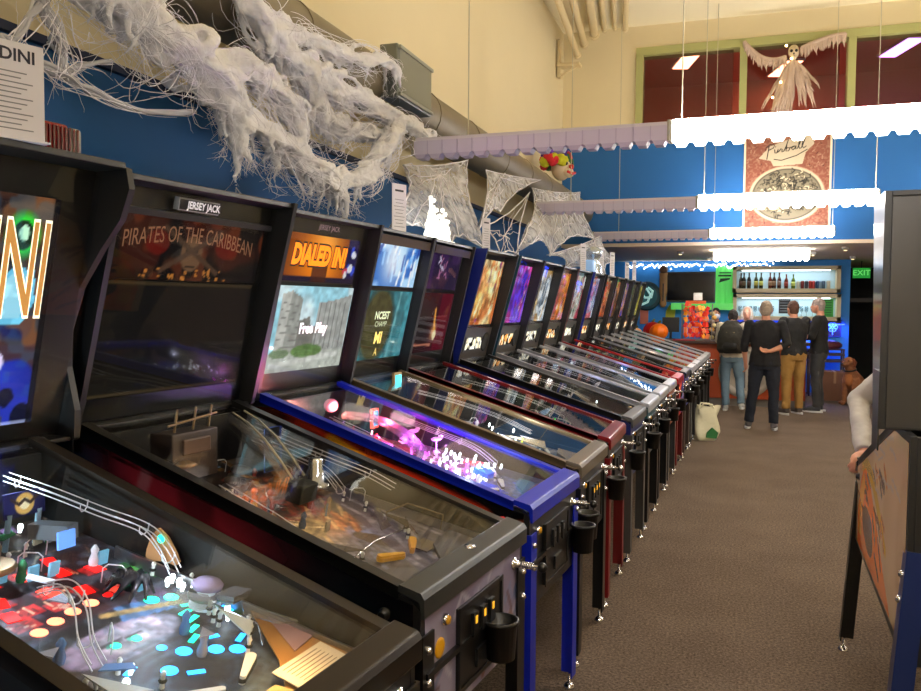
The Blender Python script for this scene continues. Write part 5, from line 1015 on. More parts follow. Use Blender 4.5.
for k in range(44):
    col = q.choice([(.85,.20,.08),(.90,.35,.08),(.80,.12,.10),(.95,.60,.10),(.9,.5,.3),(.75,.1,.05)]); x = -.165+(k % 7)*.055+q.uniform(-.015,.015); z = .04+(k//7)*.088+q.uniform(-.015,.015)
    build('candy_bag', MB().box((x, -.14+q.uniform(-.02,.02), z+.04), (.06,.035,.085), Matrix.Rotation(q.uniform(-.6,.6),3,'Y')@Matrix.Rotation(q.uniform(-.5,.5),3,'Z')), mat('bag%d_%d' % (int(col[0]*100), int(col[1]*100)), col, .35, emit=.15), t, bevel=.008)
m = MB(); m.bb((-.18,-.16,.60),(.14,-.12,.65)); build('header', m, mat('orange_header', (.85,.35,.10), .5), t); m = MB(); m.bb((-.06,-.10,.66),(.08,-.09,.78)); build('price_card', m, WHITE, t)
c = at(712,322,y=YC+.1); t = thing('toy_stack', 'pile of pale figures and yellow bags right of the candy rack', 'display', (c.x, YC+.1, ZT))
for k in range(7): build('figure', MB().ball((.03*(k % 2), .0, .05+k*.065), (.045,.04,.038), 10), mat('fg%d' % (k % 3), [(.75,.7,.5),(.55,.5,.45),(.85,.65,.3)][k % 3], .6), t)
c = at(722,330,y=YC+.0); t = thing('candy_jar', 'clear plastic jar with pink and white sweets on the counter', 'jar', (c.x, YC+.05, ZT))
build('jar_body', MB().lathe([(.10,0),(.11,.02),(.11,.22),(.08,.26),(.08,.24),(.10,.2),(.10,.03)], n=18), glass_mat('jar_glass', (.85,.85,.88), 1.5, .25, .05, (.8,.75,.78)), t); build('sweets', MB().lathe([(.09,.02),(.095,.15),(.05,.17)], n=16), mat('sweets', (.75,.35,.40), .6, vary=.6, vscale=25), t); build('lid', MB().lathe([(.085,.26),(.085,.29),(.02,.30)], n=16), WHITE, t)
c = at(683,345,y=YC-.2); t = tag(build('red_flyer', MB().box((c.x, YC+.02, ZT+.006), (.35,.16,.012), Matrix.Rotation(.1,3,'Z')), mat('red_paper', (.80,.12,.20), .5)), 'red flyers lying on the counter edge below the candy rack', 'flyer')
c = at(671,322,y=YC+.45); t = tag(build('register_monitor', MB().bb((c.x-.14,YC+.40,1.17),(c.x+.14,YC+.43,1.42)).bb((c.x-.02,YC+.42,1.05),(c.x+.02,YC+.44,1.2)).bb((c.x-.08,YC+.36,1.05),(c.x+.08,YC+.48,1.06)), BLKM), 'black till monitor behind the pumpkins', 'monitor')
c = at(669,314,y=YR-.3); t = tag(build('yellow_cloth', MB().prism([(-.10,-.15),(.02,-.20),(.09,-.05),(.11,.15),(-.02,.18),(-.08,.05)], lambda a, b, d: (c.x+a, YR-.012+d, c.z+b), -.01, .01), mat('yellow_cloth', (.72,.70,.20), .7)), 'yellow green cloth hanging on the blue wall under the paddle', 'cloth')
c = at(644,316,y=YR-.05); t = tag(build('orange_paper', MB().bb((c.x-.08,YR-.03,c.z-.16),(c.x+.08,YR-.01,c.z+.14)), mat('salmon_paper', (.80,.45,.35), .6)), 'salmon paper sheet pinned low on the blue wall beside the machines', 'paper')
# right end of the bar: red rack, carton
c = at(826,352,y=16.2); t = thing('red_stool_rack', 'dark red cushioned rack standing against the blue lit wall', 'rack', (c.x,16.25,0)); m = MB(); m.ball((0,0,.92), (.28,.20,.10), 14); build('cushion', m, mat('dark_red', (.30,.06,.10), .6), t); m = MB(); m.bb((-.30,-.18,.62),(.30,.18,.66)).bb((-.30,-.18,.74),(.30,.18,.78)).bb((-.30,-.18,.84),(.30,.18,.86))
for sx in (-.28,.28):
    for sy in (-.16,.16): m.bb((sx-.015,sy-.015,0),(sx+.015,sy+.015,.86))
build('frame', m, mat('dark_rack', (.16,.08,.10), .5), t)
c = at(830,405,y=15.8); t = thing('cardboard_box', 'brown cardboard box on the floor right of the counter', 'box', (1.62,15.6,0)); m = MB(); m.bb((-.24,-.2,0),(.24,.2,.50)); build('carton', m, mat('cardboard', (.42,.28,.20), .8, vary=.15), t); build('tape', MB().bb((-.02,-.201,.30),(.02,.201,.5015)), mat('tape', (.55,.42,.30), .3), t)
c = at(868,350,y=15.0); t = thing('stroller', 'dark pushchair with printed seat behind the dog', 'pushchair', (2.5,15.5,0)); m = MB(); m.box((0,0,.55),(.35,.4,.35),Matrix.Rotation(.3,3,'X')); build('seat', m, mat('print_cloth', (.22,.19,.22), .7, vary=.8, vscale=20), t, bevel=.04); m = MB()
for s_ in (-.2,.2): m.tube([(s_,.25,.95),(s_,.0,.5),(s_,-.3,.1)], .012, 6); m.lathe([(.10,-.015),(.10,.015)], (s_,-.28,.10), axis=(1,0,0), n=18); m.lathe([(.10,-.015),(.10,.015)], (s_,.22,.10), axis=(1,0,0), n=18); m.tube([(s_,.0,.5),(s_,.22,.1)], .012, 6)
build('frame', m, BLKM, t)
# canvas bag on the floor
t = thing('canvas_bag', 'cream canvas bag with green print slumped on the carpet', 'bag', (-.335,10.3,0), R(20)); vs = []; n = 24; H = 8
for j in range(H+1):
    for k in range(n):
        th = 2*math.pi*k/n; e = 1+.15*math.sin(3*th+j); fx = (.14+.01*math.sin(j*.9))*(1-.08*j/H); fy = .09*(1-.6*(j/H)**1.5)
        sg = lambda v, p: math.copysign(abs(v)**p, v); vs.append((fx*sg(math.cos(th),.5)*e+.03*j/H, fy*sg(math.sin(th),.6)*e, .40*j/H*(1-.06*math.sin(2*th))))
m = MB(); m.add(vs, [(j*n+k, j*n+(k+1) % n, (j+1)*n+(k+1) % n, (j+1)*n+k) for j in range(H) for k in range(n)]+[list(range(n))[::-1]], 0, True); build('sack', m, mat('canvas', (.88,.86,.74), .9, bump=.4, bscale=30), t)
m = MB(); m.prism([(-.02,.04),(.10,.03),(.12,.10),(.05,.16),(-.01,.10)], lambda a, b, d: (a, -.105+d-.0*b, b+.0), -.02, .012); build('green_print', m, mat('green_ink', (.12,.40,.20), .7), t)
for s_ in (-1,1): m = MB(); m.tube([(-.07,s_*.03,.38),(-.04,s_*.05,.44),(.06,s_*.05,.43),(.10,s_*.03,.37)], .010, 6); build('handle', m, mat('canvas'), t)
# ------------------------------------------------------------ people and the dog
def remesh(mb, voxel, material, name='body', smooth=6, disp=None):
    me = mb.mesh(name, material, recalc=True); o = bpy.data.objects.new(name, me); COL.objects.link(o)
    r_ = o.modifiers.new('r', 'REMESH'); r_.mode = 'VOXEL'; r_.voxel_size = voxel; r_.use_smooth_shade = True
    s_ = o.modifiers.new('s', 'SMOOTH'); s_.iterations = smooth; s_.factor = .5
    if disp:
        tx = bpy.data.textures.new('tx', 'CLOUDS'); tx.noise_scale = disp[1]; d = o.modifiers.new('d', 'DISPLACE'); d.texture = tx; d.strength = disp[0]; d.mid_level = .5
    bpy.context.view_layer.update(); ev = o.evaluated_get(bpy.context.evaluated_depsgraph_get()); out = bpy.data.meshes.new_from_object(ev)
    out.materials.clear(); out.materials.append(material)
    for p in out.polygons: p.use_smooth = True
    bpy.data.objects.remove(o); bpy.data.meshes.remove(me); out.name = name
    return out
def loft(m, rings, n=20):
    vs = []
    for (x, y, z, rx, ry) in rings:
        for k in range(n): t = 2*math.pi*k/n; vs.append((x+rx*math.cos(t), y+ry*math.sin(t), z))
    m.add(vs, [(i*n+k, i*n+(k+1) % n, (i+1)*n+(k+1) % n, (i+1)*n+k) for i in range(len(rings)-1) for k in range(n)]+[list(range(n))[::-1], list(range((len(rings)-1)*n, len(rings)*n))], 0, True)
def limb(m, a, b, c, ra, rb, rc, g=0.):
    a, b, c = Vector(a), Vector(b), Vector(c); ps = [a, a.lerp(b, .35), a.lerp(b, .8), b, b.lerp(c, .3), b.lerp(c, .75), c]
    m.tube(ps, [ra+g, ra*1.02+g, rb*1.02+g, rb+g, rb*1.03+g, (rb*.35+rc*.65)+g, rc+g], 14); m.ball(a, ra+g, 12); m.ball(b, rb+g, 12)
def hand(m, w, d, s=1., curl=.6, side=1):
    w, d = Vector(w), Vector(d).normalized(); ax = d.orthogonal().normalized() if abs(d.z) < .9 else Vector((0, 1, 0)); ax = (ax-d*ax.dot(d)).normalized(); nn = d.cross(ax)
    m.tube([w-d*.01, w+d*.04*s, w+d*.085*s], [.022*s,.030*s,.026*s], 10)
    m.ball(w+d*.05*s+ax*.016*s, .024*s, 8).ball(w+d*.05*s-ax*.016*s, .024*s, 8)
    for i, (o_, l) in enumerate(((.030,.062),(.010,.072),(-.010,.068),(-.028,.052))):
        p = w+d*.085*s+ax*o_*s; q_ = p+(d*math.cos(curl)+nn*math.sin(curl)*side)*l*.55*s; r_ = q_+(d*math.cos(curl*2)+nn*math.sin(curl*2)*side)*l*.5*s; m.tube([w+d*.06*s+ax*o_*.8*s, p, q_, r_], [.010*s,.0095*s,.0088*s,.0075*s], 8)
    p = w+d*.025*s+ax*.030*s; m.tube([w+d*.02*s, p+d*.015*s, p+d*.05*s+ax*.012*s+nn*.01*side, p+d*.075*s+ax*.008*s+nn*.02*side], [.014*s,.012*s,.010*s,.008*s], 8)
SKIN = mat('skin', (.80,.56,.45), .5, vary=.08)
def person(label, loc, rz, H=1.72, j=None, shirt=(.05,.05,.06), sleeve='short', pants=(.1,.12,.18), shoes=(.3,.3,.32), sole=(.85,.85,.85), hair=(.5,.48,.45), hairkind='short', skin=SKIN, face=False, group=None, girth=1., voxel=.010, top_hem=.90, cat='person'):
    s = H/1.74; J = dict(pel=(0,0,.96), wai=(0,0,1.10), che=(0,.0,1.30), nek=(0,-.01,1.50), hed=(0,.015,1.625), shR=(.185,0,1.425), shL=(-.185,0,1.425), elR=(.235,-.03,1.15), elL=(-.235,-.03,1.15), wrR=(.245,.03,.90), wrL=(-.245,.03,.90),
        hiR=(.09,0,.93), hiL=(-.09,0,.93), knR=(.105,.02,.50), knL=(-.105,.02,.50), anR=(.11,-.02,.09), anL=(-.11,-.02,.09))
    J.update(j or {}); J = {k: Vector(v)*s for k, v in J.items()}; g = girth
    t = thing('person', label, cat, loc, rz, group)
    m = MB(); P_ = J['pel']; W_ = J['wai']; C_ = J['che']; N_ = J['nek']; Hd = J['hed']
    def tor(m, e, z0=None):
        rg = [(P_.x,P_.y,P_.z-.10*s,.145*g*s+e,.105*g*s+e),(P_.x,P_.y-.01,P_.z,.170*g*s+e,.120*g*s+e),(W_.x,W_.y,W_.z,.150*g*s+e,.108*g*s+e),(C_.x,C_.y,C_.z-.04*s,.172*g*s+e,.118*g*s+e),(C_.x,C_.y,C_.z+.07*s,.180*g*s+e,.108*s+e),((C_.x+N_.x)/2,(C_.y+N_.y)/2,N_.z-.055*s,.13*s+e,.078*s+e),(N_.x,N_.y,N_.z-.015*s,.062*s+e,.058*s+e)]
        loft(m, rg if z0 is None else [(rg[0][0],rg[0][1],z0*s,rg[1][3]+.008,rg[1][4]+.008)]+rg[1:])
    tor(m, 0); m.tube([N_-Vector((0,0,.05*s)), N_+Vector((0,.0,.03*s)), Hd-Vector((0,0,.03*s))], [.060*s,.055*s,.055*s], 14)
    m.ball(Hd, (.076*s,.094*s,.118*s), 18); m.ball(Hd+Vector((0,.03,-.06))*s, (.056*s,.062*s,.055*s), 14)
    m.ball(Hd+Vector((0,.098,-.018))*s, (.012*s,.018*s,.022*s), 8)
    for q_ in (-1,1): m.ball(Hd+Vector((q_*.078,.0,-.01))*s, (.010*s,.020*s,.032*s), 8)
    for k in 'RL':
        limb(m, J['sh'+k], J['el'+k], J['wr'+k], .054*s, .040*s, .027*s); m.ball(J['sh'+k]-Vector((0,0,.01)), .062*s, 12)
        d = J.get('hd'+k, None); d = (d if d is not None else (J['wr'+k]-J['el'+k])); hand(m, J['wr'+k], d, s, .55, 1 if k == 'R' else -1)
        limb(m, J['hi'+k], J['kn'+k], J['an'+k], .082*g*s, .056*s, .038*s); a = J['an'+k]; m.tube([a, a+Vector((0,.02,-.045))*s, a+Vector((.01 if k == 'R' else -.01,.15,-.055))*s], [.036*s,.038*s,.028*s], 10)
    link('body', remesh(m, voxel, skin), t)
    # top
    col = mat('top%d_%d_%d' % tuple(int(c*99) for c in shirt), shirt, .85, bump=.5, bscale=14); m = MB(); tor(m, .014*s, top_hem)
    for k in 'RL':
        S_, E_, w_ = J['sh'+k], J['el'+k], J['wr'+k]; m.ball(S_-Vector((0,0,.008)), .074*s, 12)
        if sleeve == 'short': m.tube([S_, S_.lerp(E_, .8)], [.068*s,.062*s], 14)
        elif sleeve == 'mid': m.tube([S_, E_, E_.lerp(w_, .35)], [.068*s,.056*s,.052*s], 14)
        else: m.tube([S_, S_.lerp(E_,.5), E_, E_.lerp(w_,.5), E_.lerp(w_, .97)], [.070*s,.062*s,.056*s,.050*s,.040*s], 14); m.ball(E_, .056*s, 10)
    link('top', remesh(m, voxel, col, 'top', 8, (.018, .09)), t)
    col = mat('trousers%d_%d_%d' % tuple(int(c*99) for c in pants), pants, .9, bump=.5, bscale=14); m = MB()
    loft(m, [(P_.x,P_.y,P_.z-.14*s,.160*g*s,.118*g*s),(P_.x,P_.y-.015,P_.z-.06*s,.178*g*s,.132*g*s),(P_.x,P_.y,P_.z+.03*s,.172*g*s,.122*g*s),((P_.x+W_.x)/2,(P_.y+W_.y)/2,P_.z+.09*s,.160*g*s,.115*g*s)])
    for k in 'RL':
        a, b, c = J['hi'+k], J['kn'+k], J['an'+k]; m.tube([a, a.lerp(b,.4), b, b.lerp(c,.5), c+Vector((0,0,.0))], [.096*g*s,.092*g*s,.074*s,.066*s,.062*s], 14); m.ball(a, .094*g*s, 12)
    link('trousers', remesh(m, voxel, col, 'trousers', 8, (.025, .10)), t)
    for k in 'RL':
        a = J['an'+k]; o_ = .012 if k == 'R' else -.012; m = MB(); m.tube([a+Vector((0,-.045,-.03))*s, a+Vector((0,.02,-.03))*s, a+Vector((o_,.10,-.045))*s, a+Vector((o_,.185,-.052))*s], [.036*s,.046*s,.044*s,.030*s], 12); m.ball(a, .044*s, 10); m.ball(a+Vector((o_,.16,-.05))*s, (.040*s,.045*s,.03*s), 10)
        sh = link('shoe', remesh(m, .009, mat('shoe%d_%d' % (int(shoes[0]*99), int(shoes[2]*99)), shoes, .7), 'shoe'), t)
        m = MB(); pts = [(.036*math.cos(q_)*1.15, .06+.145*math.sin(q_)) for q_ in [2*math.pi*i/20 for i in range(20)]]; m.prism(pts, lambda x, y, d: (a.x+(x+o_)*s, a.y+y*s, a.z-.088*s+d), 0, .024); build('sole', m, mat('sole%d' % int(sole[0]*99), sole, .6), sh)
    # hair
    hc = mat('hair%d_%d' % (int(hair[0]*99), int(hair[2]*99)), hair, .8, bump=1., bscale=40, vary=.25, vscale=50); m = MB()
    if hairkind == 'short': m.ball(Hd+Vector((0,-.012,.022))*s, (.083*s,.098*s,.105*s), 16); m.ball(Hd+Vector((0,-.035,-.03))*s, (.072*s,.068*s,.07*s), 12)
    elif hairkind == 'long': m.ball(Hd+Vector((0,-.015,.025))*s, (.090*s,.102*s,.108*s), 16); m.tube([Hd+Vector((0,-.05,.02))*s, Hd+Vector((0,-.06,-.10))*s, Hd+Vector((0,-.06,-.20))*s], [.080*s,.078*s,.05*s], 14)
    elif hairkind == 'bob': m.ball(Hd+Vector((0,-.04,.03))*s, (.098*s,.095*s,.105*s), 16); [m.tube([Hd+Vector((q_*.07,.0,.03))*s, Hd+Vector((q_*.085,.01,-.05))*s, Hd+Vector((q_*.08,.01,-.12))*s], [.035*s,.036*s,.02*s], 10) for q_ in (-1,1)]
    h_ = remesh(m, .008, hc, 'hair', 3, (.014, .03)); link('hair', h_, t)
    if face:
        for q_ in (-1,1):
            build('eye', MB().ball(Hd+Vector((q_*.030,.083,.008))*s, (.013*s,.010*s,.008*s), 8), mat('eye_white', (.8,.78,.75), .3), t); build('iris', MB().ball(Hd+Vector((q_*.030,.092,.008))*s, (.006*s,.004*s,.006*s), 6), mat('iris', (.1,.08,.06), .2), t)
            build('eyebrow', MB().tube([Hd+Vector((q_*.015,.092,.03))*s, Hd+Vector((q_*.045,.082,.032))*s], .004*s, 5), hc, t)
        build('mouth', MB().tube([Hd+Vector((-.022,.083,-.062))*s, Hd+Vector((0,.090,-.065))*s, Hd+Vector((.022,.083,-.062))*s], [.003*s,.006*s,.003*s], 6), mat('lips', (.60,.30,.28), .5), t)
    return t, J, s
# man in the foreground, seen from behind, one hand behind his back
person('person with short grey hair, black loose top and dark jeans, one hand behind the back', (.36,11.45,0), R(-3), 1.68, dict(shR=(.205,0,1.43), shL=(-.205,0,1.43), wrR=(.06,-.165,1.07), elR=(.28,-.11,1.16), elL=(-.27,-.02,1.14), wrL=(-.25,.06,.89), hdR=(-1,.0,.15), anR=(.13,-.02,.09), anL=(-.19,.02,.09), knR=(.12,.0,.5), knL=(-.145,.02,.5)), shirt=(.055,.055,.075), sleeve='mid', pants=(.10,.12,.17), shoes=(.35,.33,.34), hair=(.62,.56,.50), girth=1.1, top_hem=.86)
x_, y_ = .86, 13.45
person('person in black t-shirt and baggy khaki trousers leaning on the counter', (x_-.04,y_-.25,0), R(30), 1.72, dict(hed=(0,.06,1.60), nek=(0,.03,1.48), elR=(.25,.10,1.17), wrR=(.20,.36,1.12), elL=(-.27,.06,1.17), wrL=(-.22,.30,1.10), anL=(-.12,-.02,.09), anR=(.13,.04,.09)), shirt=(.05,.05,.055), pants=(.62,.47,.24), shoes=(.30,.27,.26), hair=(.28,.17,.12), girth=1.08)
person('grey haired person in black sweater and dark grey trousers, turned to the khaki trousered one', (1.20,13.68,0), R(75), 1.74, dict(elL=(-.23,.06,1.16), wrL=(-.12,.24,1.14), hed=(0,.03,1.625)), shirt=(.05,.05,.055), sleeve='long', pants=(.20,.20,.21), shoes=(.20,.20,.22), hair=(.55,.50,.48), face=True)
tD, jD, sD = person('person in pale top and washed blue jeans carrying a dark backpack at the counter', (-.06,13.30,0), R(-4), 1.60, dict(hed=(0,.10,1.58), nek=(0,.05,1.48), elR=(.24,.10,1.18), wrR=(.15,.32,1.12), elL=(-.24,.10,1.18), wrL=(-.15,.32,1.12), anR=(.17,-.10,.14), knR=(.13,.0,.52), anL=(-.08,.0,.09)), shirt=(.80,.76,.68), sleeve='long', pants=(.42,.52,.60), shoes=(.75,.75,.75), hair=(.12,.09,.08), hairkind='short', girth=1.05)
t = thing('backpack', 'dark backpack with tan panel worn by the person in washed blue jeans', 'backpack', (-.08,13.12,.90), R(-4)); m = MB(); loft(m, [(0,0,.0,.17,.07),(0,-.01,.05,.20,.10),(0,-.02,.24,.20,.12),(0,-.01,.40,.16,.09),(0,.0,.50,.07,.03)]); link('bag', remesh(m, .01, mat('olive_black', (.13,.12,.09), .8), 'bag', 4, (.02,.08)), t)
m = MB(); loft(m, [(0,-.085,.05,.10,.04),(0,-.10,.10,.115,.045),(0,-.09,.20,.10,.03)]); build('pocket', m, mat('pack_dark', (.06,.055,.05), .8), t); m = MB(); m.box((.0,-.10,.28), (.13,.02,.10), Matrix.Rotation(.2,3,'X')); build('tan_panel', m, mat('tan_pack', (.45,.40,.30), .8), t, bevel=.01)
for s_ in (-1,1): build('strap', MB().tube([(s_*.09,.0,.36),(s_*.11,.10,.42),(s_*.12,.24,.34),(s_*.14,.22,.15),(s_*.13,.02,.04)], .018, 8), mat('pack_dark'), t)
c = at(747,318,y=14.95); person('white haired smiling person facing us from behind the counter in dark top', (c.x,14.95,0), R(175), 1.60, dict(elR=(.24,.06,1.15), wrR=(.18,.22,1.08), elL=(-.24,.06,1.15), wrL=(-.18,.22,1.08)), shirt=(.12,.12,.16), sleeve='long', hair=(.86,.84,.82), hairkind='bob', face=True, skin=mat('skin_fair', (.86,.64,.55), .5))
c = at(716,318,y=15.2); person('dark haired bartender in black behind the candy rack and jar', (c.x,15.15,0), R(170), 1.58, dict(elR=(.24,.06,1.15), wrR=(.18,.22,1.08), elL=(-.24,.06,1.15), wrL=(-.18,.22,1.08)), shirt=(.07,.07,.09), hair=(.07,.06,.06), hairkind='short', face=True)
t = tag(build('face_mask', MB().ball((c.x+.013,15.055,1.52-.085), (.062,.05,.045), 14), mat('mask_white', (.80,.82,.88), .7)), 'white face mask worn by the bartender', 'mask')
# player at the right machine: arm over to the near corner of the lockbar
tp_, jp, sp_ = person('player in pale grey hoodie behind the right machine, hand on its corner', (1.04,4.62,0), R(172), 1.70, dict(elR=(.45,.06,1.15), wrR=(.41,.38,.93), hdR=(.15,.8,-.35), elL=(-.24,.10,1.15), wrL=(-.16,.34,1.0), anR=(.17,.33,.09), knR=(.16,.20,.50), anL=(-.13,.05,.09)), shirt=(.74,.72,.69), sleeve='long', pants=(.10,.13,.20), shoes=(.55,.47,.36), sole=(.62,.58,.5), hair=(.3,.2,.15), face=True, voxel=.007, girth=1.05)
# dog
FUR = mat('golden_fur', (.50,.31,.18), .85, bump=1., bscale=30, vary=.45, vscale=14)
t = thing('dog', 'golden brown retriever sitting on the floor at the right end of the bar', 'dog', (1.84,14.9,0), R(145)); m = MB()
m.tube([(0,-.22,.20),(0,-.12,.30),(0,.02,.42),(0,.08,.52)], [.15,.165,.15,.11], 16); m.tube([(0,.06,.48),(0,.10,.60),(0,.13,.68)], [.11,.085,.075], 14)
m.ball((0,.15,.72), (.078,.095,.078), 14); m.tube([(0,.20,.71),(0,.27,.69),(0,.315,.685)], [.052,.040,.032], 12)
for s_ in (-1,1):
    m.tube([(s_*.085,.06,.44),(s_*.085,.10,.24),(s_*.08,.11,.12),(s_*.08,.12,.03)], [.06,.042,.034,.036], 12); m.ball((s_*.08,.15,.03), (.036,.055,.03), 10)
    m.ball((s_*.13,-.14,.17), (.075,.15,.14), 14); m.tube([(s_*.15,-.02,.14),(s_*.16,-.12,.07),(s_*.15,.04,.035)], [.05,.04,.034], 10); m.ball((s_*.15,.08,.03), (.038,.06,.03), 10)
m.tube([(0,-.32,.10),(.10,-.45,.05),(.25,-.48,.04)], [.04,.05,.03], 10)
link('body', remesh(m, .011, FUR, 'body', 5, (.025,.04)), t)
for s_ in (-1,1):
    m = MB(); m.tube([(s_*.060,.13,.765),(s_*.095,.135,.71),(s_*.095,.145,.635)], [.02,.034,.018], 10); build('ear', m, mat('dark_fur', (.40,.20,.09), .9), t); build('eye', MB().ball((s_*.036,.232,.738), .009, 8), mat('dog_eye', (.03,.02,.02), .1), t)
build('nose', MB().ball((0,.345,.695), (.018,.012,.013), 8), BLKM, t); build('chest_fur', MB().ball((0,.135,.44), (.075,.045,.13), 12), mat('pale_fur', (.62,.38,.20), .9), t)
t = tag(build('dog_collar', MB().lathe([(.098,-.012),(.102,0),(.098,.012)], (0,0,0), n=20), mat('collar', (.08,.06,.06), .6)), 'dark collar around the neck of the sitting dog', 'collar'); t.location = Vector((1.84,14.9,0))+Matrix.Rotation(R(145),3,'Z')@Vector((0,.098,.585)); t.rotation_euler = (R(-15),0,R(145))

# ------------------------------------------------------------ cotton webs
COT = mat('cotton', (.97,.96,.99), .95, bump=.7, bscale=45); b_ = COT.node_tree.nodes['Principled BSDF']; b_.inputs['Subsurface Weight'].default_value = 1.; b_.inputs['Subsurface Radius'].default_value = (1,1,1); b_.inputs['Subsurface Scale'].default_value = .05
FIB = mat('cotton_fibre', (.98,.97,1.), .9)
q = random.Random(17)
def wander(pts, R_, n, fib, m, mf, lump=.26):
    c = smooth_path([at(px, py, x=x) for px, py, x, _ in pts], 7); rad = []
    rs = [p[3] for p in pts]
    for i in range(len(c)): u = i/(len(c)-1)*(len(rs)-1); k = min(int(u), len(rs)-2); rad.append((rs[k]*(1-(u-k))+rs[k+1]*(u-k))*R_)
    for s_ in range(n):
        ph = q.uniform(0,6.28); o = []
        for i, p in enumerate(c):
            r_ = rad[i]*.85; w = Vector((mnoise.noise(Vector((i*.21+s_*7, ph, 1))), mnoise.noise(Vector((i*.21+s_*7, ph, 9))), mnoise.noise(Vector((i*.21+s_*7, ph, 20)))))*1.7; o.append(p+w*r_)
        m.tube(o, [max(.007, rad[i]*lump*(.45+abs(mnoise.noise(Vector((i*.5, s_*3.1, 4))))*1.1)) for i in range(len(c))], 7)
    for s_ in range(int(n*4)):
        ph = q.uniform(0,99); i0 = q.randrange(0, max(1, len(c)//2)); i1 = min(len(c), i0+q.randrange(8, 22)); o = []
        for i in range(i0, i1): o.append(c[i]+Vector((mnoise.noise(Vector((i*.10, ph, 3))), mnoise.noise(Vector((i*.10, ph, 13))), mnoise.noise(Vector((i*.10, ph, 23)))-.12))*rad[i]*3.0)
        if len(o) > 4: mf.tube(o, [.0005]+[q.uniform(.0007,.0019)]*(len(o)-2)+[.0004], 5)
    for s_ in range(int(fib*.25)):
        i = q.randrange(len(c)); p = c[i]+Vector((q.gauss(0,1), q.gauss(0,1), q.gauss(0,1)))*rad[i]*.5; d = (c[min(i+1,len(c)-1)]-c[max(i-1,0)]).normalized(); d = (d+Vector((q.gauss(0,.35), q.gauss(0,.35), q.gauss(0,.4)))).normalized(); o = []
        for k in range(7): o.append(p.copy()); d = (d+Vector((q.gauss(0,.14), q.gauss(0,.14), q.gauss(0,.14)-.05))).normalized(); p = p+d*q.uniform(.010,.026)
        mf.tube(o, [.0004,.0008,.0011,.0011,.0009,.0007,.0004], 3)
    return c
def drips(cc, n, L, m, mf, r0=.014):
    for k in range(n):
        p = q.choice(cc).copy()+Vector((q.gauss(0,.03), q.gauss(0,.03), 0)); o = []; l = L*q.uniform(.4,1)
        for i in range(6): o.append(p+Vector((q.gauss(0,.008), q.gauss(0,.012), -l*i/5)))
        m.tube(o, [r0*1.4,r0*1.2,r0,r0*.8,r0*.55,r0*.2], 6)
        for s_ in range(10):
            a = q.choice(o); mf.tube([a, a+Vector((q.gauss(0,.02), q.gauss(0,.03), -.03)), a+Vector((q.gauss(0,.03), q.gauss(0,.04), -.06))], [.0014,.0012,.0004], 3)
def web_thing(label, paths, nm='cotton_web'):
    t = thing(nm, label, 'cobweb', (0,0,0)); m = MB(); mf = MB(); allp = []
    for pts, R_, n, fib in paths: allp += wander(pts, R_, n, fib, m, mf)
    return t, m, mf, allp
X = -1.95
t, m, mf, cc = web_thing('thick white cotton cobweb mass draped down the wall above the nearest machines', [
    ([(70,-30,X,.09),(120,5,X,.08),(165,38,X,.08),(205,72,X,.075),(232,108,X,.06),(240,150,X,.03)], 1.3, 26, 500),
    ([(225,90,X,.05),(262,128,X,.06),(300,160,X,.06),(330,182,X,.05),(345,200,X,.03)], 1.3, 22, 320),
    ([(205,60,X,.05),(250,70,X,.06),(285,95,X,.06),(300,135,X,.04)], 1.3, 18, 220),
    ([(330,175,X,.04),(362,175,X,.05),(385,150,X,.05),(400,125,X,.05)], 1.3, 18, 220)])
drips(cc, 55, .20, m, mf); link('cotton', remesh(m, .010, COT, 'cotton', 2, (.014,.02)), t); build('loose_fibres', mf, FIB, t)
X = -2.05
t, m, mf, cc = web_thing('upper white cotton cobweb wrapped around the duct up to the grey vent box', [
    ([(240,-25,X,.06),(262,28,X,.07),(292,58,X,.07),(330,84,X,.07),(372,104,X,.06),(410,125,X,.05),(432,138,X,.04)], 1.25, 24, 450),
    ([(275,20,X,.04),(310,42,X,.05),(350,55,X,.05),(385,60,X,.04),(398,75,X,.03)], 1.2, 14, 250),
    ([(300,70,X,.05),(315,100,X,.06),(330,125,X,.06),(360,130,X,.05),(400,140,X,.04)], 1.3, 22, 320),
    ([(280,85,X,.03),(290,105,X,.04),(312,112,X,.04)], 1.0, 4, 120)])
drips(cc, 40, .16, m, mf); link('cotton', remesh(m, .010, COT, 'cotton', 2, (.014,.02)), t); build('loose_fibres', mf, FIB, t)
X = -2.0
t, m, mf, cc = web_thing('thin wispy cobweb strands stretched across the blue wall at the left', [
    ([(38,-10,X,.03),(50,20,X,.03),(62,50,X,.03),(58,75,X,.02)], 1.0, 6, 60), ([(0,35,X,.02),(30,60,X,.02),(62,75,X,.02),(90,90,X,.015),(140,110,X,.010),(195,112,X,.008)], 1.0, 5, 50),
    ([(62,72,X,.012),(85,65,X,.010),(112,60,X,.008)], 1.0, 3, 20), ([(0,60,X,.02),(20,30,X,.015),(45,-5,X,.015)], 1.0, 4, 20)])
build('cotton', m, mat('thin_cotton', (.9,.9,.93), .9, alpha=.55), t); build('loose_fibres', mf, FIB, t)
